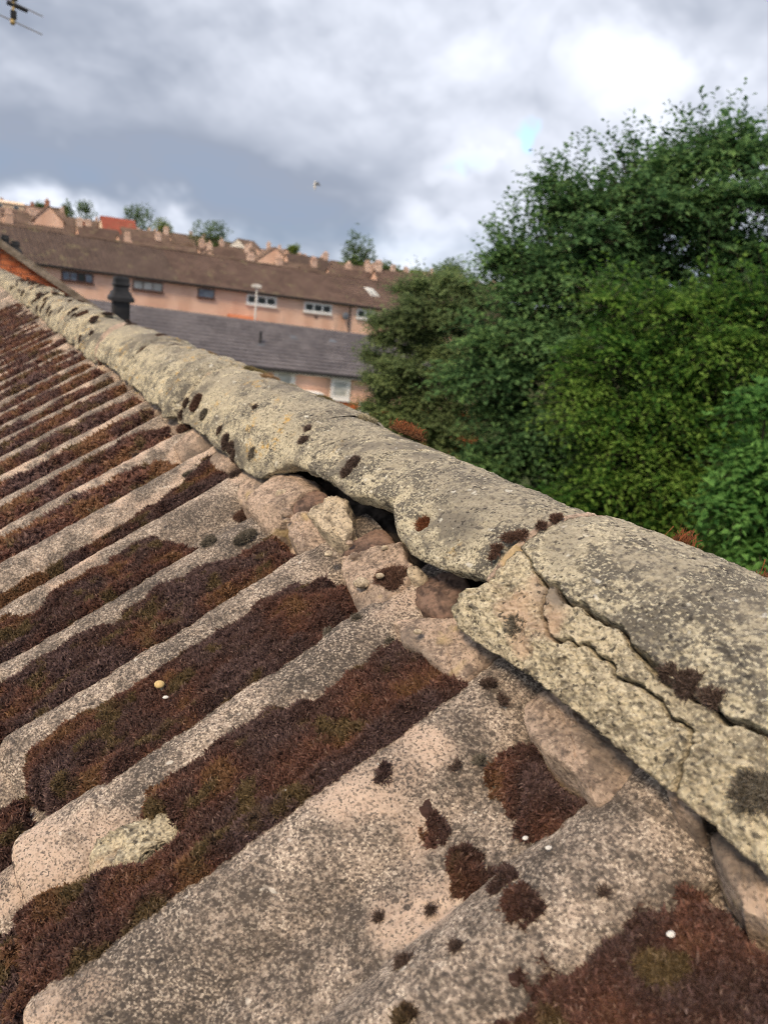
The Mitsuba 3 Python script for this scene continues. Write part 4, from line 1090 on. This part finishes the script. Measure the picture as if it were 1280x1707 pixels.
GB = Block((10.19, 32.3, -3.19), -3.76, -0.034)
gl = ['grey tiled house left of the lamp post, its wall hidden by the ridge', 'grey tiled house with a white window and an orange brick base']
for i, (a0, a1) in enumerate([(-9.0, 3.05), (3.055, 12.5)]):
    h = thing('grey_roofed_house', gl[i], 'house')
    part(h, 'wall', GB(boxm(a0, a1, 0, 6.8, -1.28, 0.06)), 'mat_wall_pink')
    part(h, 'brick_base', GB(boxm(a0 + 0.001, a1 - 0.001, -0.03, 6.8, -4.2, -1.282)), 'mat_brick_far')
    courses(GB, h, a0, a1, -0.28, 3.4, -0.04, 1.67, 13, 'mat_roof_grey', False, lip=0.085)
    back = trimesh.Trimesh([(a0, 3.4, 1.67), (a1, 3.4, 1.67), (a1, 7.1, -0.04), (a0, 7.1, -0.04)], [[0, 1, 2], [0, 2, 3]], process=False)
    part(h, 'back_roof', GB(back), 'mat_roof_grey')
    for x in np.arange(a0, a1, 0.6):
        part(h, 'ridge_tile', GB(tube([(x, 3.4, 1.66), (min(x + 0.594, a1), 3.4, 1.66)], 0.09, 8)), 'mat_roof_grey', 40)
    part(h, 'gutter', GB(boxm(a0, a1, -0.40, -0.285, -0.13, -0.02)), 'mat_gutter')
    part(h, 'soffit', GB(boxm(a0, a1, -0.283, -0.002, -0.20, -0.10)), 'mat_white_dirty')
    for x in ((1.27,) if i == 0 else (6.33,)):
        v = part(h, 'vent_pipe', GB(tube([(x, 1.55, 0.65), (x, 1.55, 1.36)], 0.06)), 'mat_black', 40)
        part(v, 'flashing', GB(boxm(x - 0.16, x + 0.16, 1.38, 1.5, 0.70, 0.83)), 'mat_lead')
    for x, c in (((2.9, 2.2),) if i == 0 else ((4.9, 2.3),)):
        z = -0.04 + 1.71 * (c + 0.28) / 3.68
        part(h, 'patch_tile', GB(trimesh.Trimesh([(x, c, z + 0.06), (x + 0.34, c, z + 0.06), (x + 0.34, c + 0.28, z + 0.19), (x, c + 0.28, z + 0.19)], [[0, 1, 2], [0, 2, 3]], process=False)), 'mat_lead')
    if i == 0:
        window(GB, h, -3.0, -1.6, -1.25, -0.24, 2, 'mat_white', ['mat_pane'], 0.1)
        window(GB, h, 0.0, 0.62, -0.70, -0.26, 2, 'mat_white', ['mat_pane'], 0.09)
        d = part(h, 'door_frame', GB(cat(boxm(1.50, 1.72, -0.06, 0.02, -1.28, -0.21), boxm(2.30, 2.52, -0.06, 0.02, -1.28, -0.21))), 'mat_white')
        part(d, 'door', GB(boxm(1.722, 2.298, -0.03, 0.01, -1.278, -0.21)), 'mat_curtain', label='pale brown curtained door')
    else:
        window(GB, h, 4.22, 5.18, -1.16, -0.21, 1, 'mat_white', ['mat_curtain'], 0.17)
tk = thing('storage_tank', 'white storage tank standing against the grey tiled house', 'tank')
part(tk, 'body', GB(boxm(2.85, 3.55, -0.9, -0.15, -1.75, -0.93)), 'mat_white')
part(tk, 'lid', GB(boxm(2.80, 3.60, -0.95, -0.10, -0.93, -0.86)), 'mat_white')
part(tk, 'stand', GB(boxm(2.9, 3.5, -0.8, -0.2, -4.2, -1.751)), 'mat_brick_far')
mb = thing('meter_box', 'white wall box on the orange brick base under the tree', 'box')
part(mb, 'cover', GB(boxm(5.66, 6.16, -0.22, -0.035, -1.84, -1.22)), 'mat_white')
part(mb, 'hood', GB(boxm(5.62, 6.20, -0.26, -0.035, -1.218, -1.17)), 'mat_white_dirty')

# ------------------------------------------------------------------ houses up the hillside
scene['mat_roof_tan'] = roof_mat((0.16, 0.105, 0.082), (0.25, 0.17, 0.13))
scene['mat_roof_slate'] = roof_mat((0.085, 0.082, 0.085), (0.13, 0.125, 0.125))
scene['mat_brick_dull'] = weathered((0.30, 0.13, 0.085), (0.42, 0.20, 0.13), 4.0)
scene['mat_chimney'] = weathered((0.54, 0.37, 0.29), (0.66, 0.50, 0.41), 0.8)
HM = ['mat_roof_brown', 'mat_roof_dark', 'mat_roof_brown_pale', 'mat_roof_tan', 'mat_roof_brown', 'mat_roof_brown_pale']
GROUP = 'brown roofed houses climbing the far hillside'


def hill_house(x, y, zb, w, dpt, hw, hr, yaw, roof, wall, label=None, gable=False, chim=(0.3, 'mat_wall_pink')):
    h = thing('hillside_house', label or 'small house with a brown roof and pale chimney among the rows on the far hillside', 'house', None if label else GROUP)
    R = trimesh.transformations.rotation_matrix(yaw + (math.pi / 2 if gable else 0), [0, 0, 1])
    R[:3, 3] = (x, y, zb)

    def pl(m):
        m = m.copy()
        m.apply_transform(R)
        return m
    gablep = trimesh.Trimesh([(-w / 2, -dpt / 2, hw), (-w / 2, dpt / 2, hw), (-w / 2, 0, hw + hr), (w / 2, -dpt / 2, hw), (w / 2, dpt / 2, hw), (w / 2, 0, hw + hr)], [[0, 2, 1], [3, 4, 5]], process=False)
    part(h, 'wall', pl(cat(boxm(-w / 2, w / 2, -dpt / 2, dpt / 2, -4, hw), gablep)), wall)
    o = 0.25
    v, f = [], []
    for sg in (-1, 1):
        e = sg * (dpt / 2 + o)
        zz = hw - o * hr / (dpt / 2)
        b = len(v)
        v += [(-w / 2 - .1, e, zz), (w / 2 + .1, e, zz), (w / 2 + .1, 0, hw + hr), (-w / 2 - .1, 0, hw + hr), (-w / 2 - .1, e, zz + .12), (w / 2 + .1, e, zz + .12), (w / 2 + .1, 0, hw + hr + .12), (-w / 2 - .1, 0, hw + hr + .12)]
        f += [[b + i for i in q] for q in ([4, 5, 6], [4, 6, 7], [0, 4, 7], [0, 7, 3], [1, 2, 6], [1, 6, 5], [0, 1, 5], [0, 5, 4])]
    part(h, 'roof', pl(trimesh.Trimesh(v, f, process=False)), roof)
    if chim:
        cx = chim[0] * w
        c = part(h, 'chimney', pl(cat(boxm(cx - 0.30, cx + 0.30, -0.24, 0.24, hw + hr - 0.4, hw + hr + 0.62), boxm(cx - 0.35, cx + 0.35, -0.29, 0.29, hw + hr + 0.62, hw + hr + 0.72))), chim[1])
        part(c, 'chimney_pot', pl(cat(*[boxm(cx + q - 0.08, cx + q + 0.08, -0.08, 0.08, hw + hr + 0.72, hw + hr + 0.98) for q in (-0.14, 0.14)])), 'mat_chimney')
    for q in (-0.25, 0.25):
        wd = part(h, 'window', pl(boxm(q * w - 0.5, q * w + 0.5, -dpt / 2 - 0.05, -dpt / 2 - 0.004, hw - 1.1, hw - 0.3)), 'mat_white')
        part(wd, 'pane', pl(boxm(q * w - 0.43, q * w + 0.43, -dpt / 2 - 0.06, -dpt / 2 - 0.052, hw - 1.03, hw - 0.37)), 'mat_pane')


hr_ = np.random.default_rng(11)
for row, (rho, wd, az0, az1) in enumerate([(76, 4.8, 0, 33), (88, 4.8, -1, 35), (101, 4.8, -1, 36), (115, 4.8, -1, 36), (131, 5.0, -1, 36), (150, 5.2, -1, 36), (172, 5.4, -1, 36), (197, 5.8, -1, 36)]):
    az = az0 + hr_.random() * 2
    run_roof, run_wall = HM[hr_.integers(6)], 'mat_wall_pink'
    while az < az1:
        w = wd * (0.9 + 0.4 * hr_.random())
        rr = rho + 2.5 * hr_.normal()
        x, y = rr * math.sin(math.radians(az)), rr * math.cos(math.radians(az))
        zb = float(ground_z(np.array(x), np.array(y)))
        if hr_.random() < 0.45:
            run_roof, run_wall = HM[hr_.integers(6)], 'mat_wall_pink' if hr_.random() < 0.85 else 'mat_wall_cream'
        hill_house(x, y, zb, w, 4.9, 2.9 + 0.40 * hr_.normal(), 2.1 + 0.25 * hr_.normal(), math.radians(-az * 0.3 + 4 + 7 * hr_.normal() * (row > 0)), run_roof, run_wall,
                   gable=hr_.random() < 0.10, chim=(0.45 * (1 if hr_.random() < 0.5 else -1), 'mat_chimney' if hr_.random() < 0.85 else 'mat_brick_dull'))
        az += math.degrees(w * (1.01 + (0.9 if hr_.random() < 0.16 else 0)) / rr)
hill_house(18.66, 112.0, 1.6, 4.2, 4.0, 2.6, 2.0, 0.05, 'mat_roof_red', 'mat_wall_cream', 'hillside house with a bright red roof', chim=None)
hill_house(9.4, 104.0, 0.9, 4.4, 3.0, 3.6, 1.5, 0.0, 'mat_roof_brown', 'mat_wall_pink', 'pink house turning its gable to us on the hillside at left', gable=True, chim=(0.0, 'mat_brick_dull'))
hill_house(9.57, 186.0, 5.6, 6.0, 5.0, 4.4, 0.5, 0.0, 'mat_wall_cream', 'mat_wall_cream', 'flat cream block on the skyline at the far left', chim=None)
hill_house(51.6, 159.0, 2.6, 5.2, 4.6, 3.8, 1.7, 0.6, 'mat_roof_brown_pale', 'mat_white_dirty', 'white gabled house with a tan roof on the skyline', chim=None)


# ------------------------------------------------------------------ trees
def leaf_cloud(P, D, N, L, W, col):
    """Folded pointed leaves: base, left, tip, right."""
    D = D / (np.linalg.norm(D, axis=1, keepdims=True) + 1e-9)
    side = np.cross(D, N)
    side /= np.linalg.norm(side, axis=1, keepdims=True) + 1e-9
    up = np.cross(side, D)
    L, W = L[:, None], W[:, None]
    mid = P + D * L * 0.42
    V = np.stack([P, mid - side * W * 0.5 + up * W * 0.14, P + D * L - up * L * 0.10, mid + side * W * 0.5 + up * W * 0.14], 1).reshape(-1, 3)
    i = np.arange(len(P))[:, None] * 4
    F = np.concatenate([i + [0, 2, 1], i + [0, 3, 2]], 0)
    return V, F, np.repeat(col, 4, 0)


def unit(a):
    return a / (np.linalg.norm(a, axis=1, keepdims=True) + 1e-9)


def tree(name, label, trunk, lobes, nshoot, per, leaf, width, cols, seed, group=None, upness=0.5, shoot_len=0.55, face=None, fill=0.4, sticks=True, limbs=6, drop=0.25, spread=0.8, fan=0, leaders=0, clump=0, tips=0.0):
    g = np.random.default_rng(seed)
    t = thing(name, label, 'tree', group)
    lobes = np.array(lobes)
    wgt = lobes[:, 3] ** 2
    wgt = wgt / wgt.sum()
    li = g.choice(len(lobes), nshoot, p=wgt)
    dirs = unit(g.normal(size=(nshoot, 3)))
    if face is not None:                                                  # most foliage on the sunny, open side
        flip = (dirs @ face < 0) & (g.random(nshoot) < 0.6)
        dirs[flip] *= -1
    frac = np.where(g.random(nshoot) < fill, 0.35 + 0.4 * g.random(nshoot), 0.75 + 0.3 * g.random(nshoot))
    cen, rad = lobes[li, :3], lobes[li, 3]
    lumps = 0.82 + 0.5 * meshkit.fbm(dirs * 1.6 + li[:, None] * 3.1, 3, seed)
    O = cen + dirs * (rad * frac * lumps)[:, None]
    sd = unit(0.8 * dirs * [1, 1, 0.45] + upness * np.array([0, 0, 1.0]) + 0.30 * g.normal(size=(nshoot, 3)))
    SL = shoot_len * (0.6 + 0.8 * g.random(nshoot))
    tone = meshkit.fbm(O * (1.2 / max(rad.mean(), 0.3)), 3, seed + 3)
    if clump:
        from scipy.spatial import cKDTree
        cc = O[:max(4, nshoot // clump)]
        O = O + (cc[cKDTree(cc).query(O)[1]] - O) * [0.55, 0.55, 0.85]
    if fan:                                                               # sprays: shoots spread like a fan from one twig
        nf = nshoot // fan
        ang = np.tile(np.linspace(-1.1, 1.1, fan), nf + 1)[:nshoot] + 0.15 * g.normal(size=nshoot)
        src = np.repeat(np.arange(nf + 1), fan)[:nshoot] * fan
        src = np.minimum(src, nshoot - 1)
        lat = unit(np.cross(sd[src], np.array([0, 0, 1.0]) + 0.35 * g.normal(size=(nshoot, 3))))
        O = O[src] + 0.02 * g.normal(size=O.shape)
        sd = unit(sd[src] * np.cos(ang)[:, None] + lat * np.sin(ang)[:, None])
        li, dirs, tone = li[src], dirs[src], tone[src]
        SL = SL[src] * (0.65 + 0.35 * np.cos(ang))
    if leaders:                                                           # long upright shoots breaking the outline
        top_l = np.argsort(-(lobes[:, 2] + lobes[:, 3]))[:9]
        kk = g.choice(nshoot, leaders, replace=False)
        lj = top_l[g.integers(0, len(top_l), leaders)]
        dd = unit(g.normal(size=(leaders, 3)) * [0.9, 0.9, 0.3] + [0, 0, 0.55])
        O[kk] = lobes[lj, :3] + dd * (lobes[lj, 3] * 0.8)[:, None]
        sd[kk] = unit(dd * 0.5 + [0, 0, 0.8] + 0.25 * g.normal(size=(leaders, 3)))
        SL[kk] = shoot_len * (1.0 + 1.0 * g.random(leaders))
    c = np.asarray(cols)
    u = np.tile((np.arange(per) + 0.5) / per, nshoot)
    k = np.repeat(np.arange(nshoot), per)
    P = O[k] + sd[k] * (SL[k] * u)[:, None] - np.array([0, 0, 1.0]) * (drop * SL[k] * u ** 2)[:, None]
    perp = unit(np.cross(sd[k], g.normal(size=(len(k), 3)) * 0.4 + [0, 0, 1.0]))
    sgn = np.where(np.tile(np.arange(per) % 2, nshoot) == 0, 1.0, -1.0)[:, None]
    D = unit(0.6 * sd[k] + spread * sgn * perp + 0.25 * g.normal(size=P.shape) - np.array([0, 0, 0.22]))
    N = unit(np.array([0, 0, 1.0]) + 0.28 * g.normal(size=P.shape) + 0.35 * dirs[k])
    tt = np.clip((tone[k] - 0.3) / 0.4 + 0.25 * g.normal(size=len(k)) + tips * (u - 0.55), 0, 1) * (len(c) - 1.001)
    i0 = tt.astype(int)
    col = c[i0] + (c[i0 + 1] - c[i0]) * (tt - i0)[:, None]
    col = 2.0 * col * (0.75 + 0.5 * g.random((len(k), 1)))
    Lf = leaf * (0.7 + 0.6 * g.random(len(k))) * (1.05 - 0.35 * u)
    V, F, Cc = leaf_cloud(P, D, N, Lf, Lf * width, col)
    part(t, 'crown', trimesh.Trimesh(V, F, process=False), 'mat_leaf', False, color=np.clip(Cc, 0, 1))
    if sticks:
        w = 0.0045 * leaf / 0.09
        a = unit(np.cross(sd, [0.3, 0.2, 0.9]))
        b = np.cross(sd, a)
        E = O + sd * SL[:, None] - [0, 0, 1] * (drop * SL)[:, None]
        B0 = O - sd * 0.3 * SL[:, None]
        V = np.stack([B0 + a * w, B0 - a * w * .5 + b * w * .87, B0 - a * w * .5 - b * w * .87, E], 1).reshape(-1, 3)
        i = np.arange(nshoot)[:, None] * 4
        F = np.concatenate([i + [0, 1, 3], i + [1, 2, 3], i + [2, 0, 3]], 0)
        part(t, 'twigs', trimesh.Trimesh(V, F, process=False), 'mat_bark', kind='stuff')
    tx, ty, tz, tr = trunk
    top = lobes[np.argmax(lobes[:, 2])][:3]
    mid = np.array([tx, ty, tz + (top[2] - tz) * 0.45])
    part(t, 'trunk', tube([(tx, ty, tz - 0.3), (tx + tr * .3, ty, tz + (mid[2] - tz) * .5), mid, mid * 0.4 + top * 0.6], [tr * 1.3, tr, tr * .75, tr * 0.25], 10), 'mat_bark', 60)
    for j in np.argsort(-lobes[:, 3])[:limbs]:
        e = lobes[j, :3]
        s0 = np.array([tx, ty, tz + (mid[2] - tz) * (0.6 + 0.4 * g.random())])
        m_ = s0 * 0.5 + e * 0.5 + g.normal(size=3) * 0.12 * lobes[j, 3]
        part(t, 'limb', tube([s0, m_, e], [tr * .5, tr * .32, tr * .1], 7), 'mat_bark', 60)
    return t


LA = [(9.3, 8.63, 1.3, 1.72), (8.44, 9.51, 1.28, 1.21), (7.81, 10.06, 0.46, 1.05), (9.63, 8.24, 2.26, 0.96), (8.77, 9.19, 2.35, 0.67), (9.38, 8.53, 2.69, 0.57), (7.99, 9.91, 2.1, 0.51), (7.44, 10.35, 1.06, 0.48), (8.59, 9.37, -0.35, 1.82), (10.39, 8.57, -0.15, 2.14), (7.8, 10.06, -0.98, 1.29), (8.13, 9.78, -2.44, 1.52), (9.69, 9.09, -2.49, 2.06)]
LB = [(8.23, 14.6, -0.03, 0.75), (8.6, 14.4, 0.3, 0.65), (7.95, 14.8, -0.6, 0.6), (8.3, 14.4, -3.7, 1.0), (9.0, 14.0, -4.3, 1.3), (8.0, 14.6, -2.3, 0.7), (8.64, 14.38, -0.83, 1.23), (8.23, 14.63, -1.8, 0.92), (9.08, 14.09, -0.39, 1.09), (9.49, 14.3, -1.56, 1.34), (7.91, 14.82, -1.38, 0.55), (8.6, 14.41, -3.1, 1.21), (9.62, 13.72, -3.21, 1.48), (7.87, 14.84, -2.79, 0.54), (9.68, 14.41, 0.14, 0.79)]
LC = [(6.55, 6.6, -0.42, 0.74), (7.03, 6.04, -0.11, 0.71), (7.31, 5.68, 0.21, 0.5), (6.62, 6.52, -1.34, 0.79), (7.34, 6.14, -1.18, 1.08), (6.47, 6.68, -2.06, 0.67), (6.97, 6.12, -2.29, 0.87), (7.43, 5.51, -1.45, 0.9), (6.26, 6.89, 0.43, 0.17), (6.64, 6.49, 0.25, 0.26), (6.97, 6.11, 0.47, 0.17), (7.3, 5.7, 0.6, 0.2)]
LD = [(5.81, 4.34, -0.43, 0.32), (5.84, 4.3, -1.31, 0.38), (6.01, 4.03, -1.75, 0.49), (5.94, 4.16, -0.88, 0.43)]
TO = np.array([-0.72, -0.6, 0.35])
LA = [(a, b, c - (0.22 if c > 1.2 else 0.1), r * 0.86) for a, b, c, r in LA]
tree('broadleaf_tree', 'tallest dark green tree standing at the right against the sky', (9.2, 9.1, -7.4, 0.26), LA, 16000, 12, 0.120, 0.60, [(0.034, 0.072, 0.030), (0.052, 0.105, 0.044), (0.078, 0.142, 0.056), (0.105, 0.178, 0.066)], 1, face=TO, upness=0.22, shoot_len=0.66, fan=5, leaders=520, clump=70, fill=0.45, drop=0.3, tips=0.3)
tree('broadleaf_tree', 'grey green bushy tree beside the grey tiled house', (8.9, 14.3, -7.4, 0.2), LB, 15000, 9, 0.10, 0.52, [(0.075, 0.105, 0.05), (0.105, 0.145, 0.065), (0.14, 0.185, 0.08)], 2, face=TO, shoot_len=0.45, upness=0.3, fan=5, leaders=120, clump=60, fill=0.5)
tree('broadleaf_tree', 'yellow green tree with layered sprays in front of the tallest tree', (7.1, 6.2, -7.4, 0.16), [(a, b, c, r * 0.9) for a, b, c, r in LC], 7600, 12, 0.090, 0.55, [(0.022, 0.058, 0.014), (0.036, 0.085, 0.018), (0.062, 0.12, 0.022), (0.098, 0.160, 0.036)], 3, face=TO, upness=0.02, shoot_len=0.55, drop=0.4, fan=5, leaders=160, clump=100, tips=0.5)
tree('broadleaf_tree', 'bright green large leaved branch tree at the lower right edge', (6.3, 4.2, -7.4, 0.09), LD, 1000, 9, 0.105, 0.6, [(0.045, 0.11, 0.03), (0.07, 0.15, 0.04), (0.10, 0.20, 0.055)], 4, face=TO, upness=0.05, shoot_len=0.36, drop=0.45, fan=5, clump=60, tips=0.3)


def far_tree(px, kind, label, h, w, seed, zoff=0.0):
    x, y, z = px
    g = np.random.default_rng(seed)
    lob = []
    if kind == 'cone':
        for q in np.linspace(0, 1, 6):
            lob.append((x, y, z - h * 0.4 + h * 0.85 * q, w * 0.5 * (1.05 - q)))
    else:
        for q in range(9):
            d = g.normal(size=3)
            d /= np.linalg.norm(d)
            lob.append((x + d[0] * w * 0.27, y + d[1] * w * 0.27, z + d[2] * h * 0.27, 0.27 * min(w, h) * (0.8 + 0.4 * g.random())))
    cols = [(0.05, 0.08, 0.03), (0.075, 0.115, 0.04), (0.10, 0.15, 0.05)] if kind != 'light' else [(0.09, 0.13, 0.03), (0.13, 0.17, 0.04), (0.16, 0.19, 0.05)]
    tree('hillside_tree', label, (x, y, float(ground_z(np.array(x), np.array(y))), 0.25), lob, 520, 5, 0.16 * max(w, h) ** 0.5, 0.6, cols, seed, upness=0.6, shoot_len=0.12 * h, sticks=False, limbs=3)


far_tree((35.92, 186.49, 10.6), 'dome', 'dark round tree on the skyline right of the red roof', 6.0, 7.0, 31)
far_tree((38.6, 176.0, 9.0), 'light', 'small yellowish tree just right of the dark skyline tree', 4.0, 4.0, 32)
far_tree((34.68, 125.17, 6.3), 'dome', 'bright green rounded tree above the middle of the terrace roof', 5.4, 5.2, 33)
far_tree((22.49, 198.68, 11.2), 'cone', 'small pointed conifer on the skyline at the left', 5.0, 3.4, 34)
far_tree((26.63, 198.16, 11.4), 'dome', 'faint rounded tree on the skyline beside the conifer', 4.4, 4.6, 35)
far_tree((51.4, 108.0, 5.9), 'cone', 'tall twin-topped dark tree behind the terrace roof', 8.5, 3.6, 36)
far_tree((52.9, 107.0, 5.6), 'cone', 'right hand spire of the dark tree group behind the terrace', 7.6, 3.6, 37)
far_tree((54.2, 102.0, 3.6), 'dome', 'low dark tree at the foot of the twin-topped tree', 3.4, 4.6, 38)
far_tree((48.27, 75.69, 3.0), 'dome', 'loose green tree peeping over the bushes by the rooflights', 4.0, 4.5, 39)
far_tree((65.35, 167.55, 8.0), 'light', 'tiny yellow green tree on the skyline above the terrace', 3.4, 3.0, 40)
far_tree((17.06, 199.23, 11.0), 'dome', 'tiny tree on the skyline behind the pink gable', 2.6, 3.2, 41)
far_tree((49.66, 86.55, 2.3), 'light', 'low bright bush behind the rooflights', 2.6, 4.0, 42)
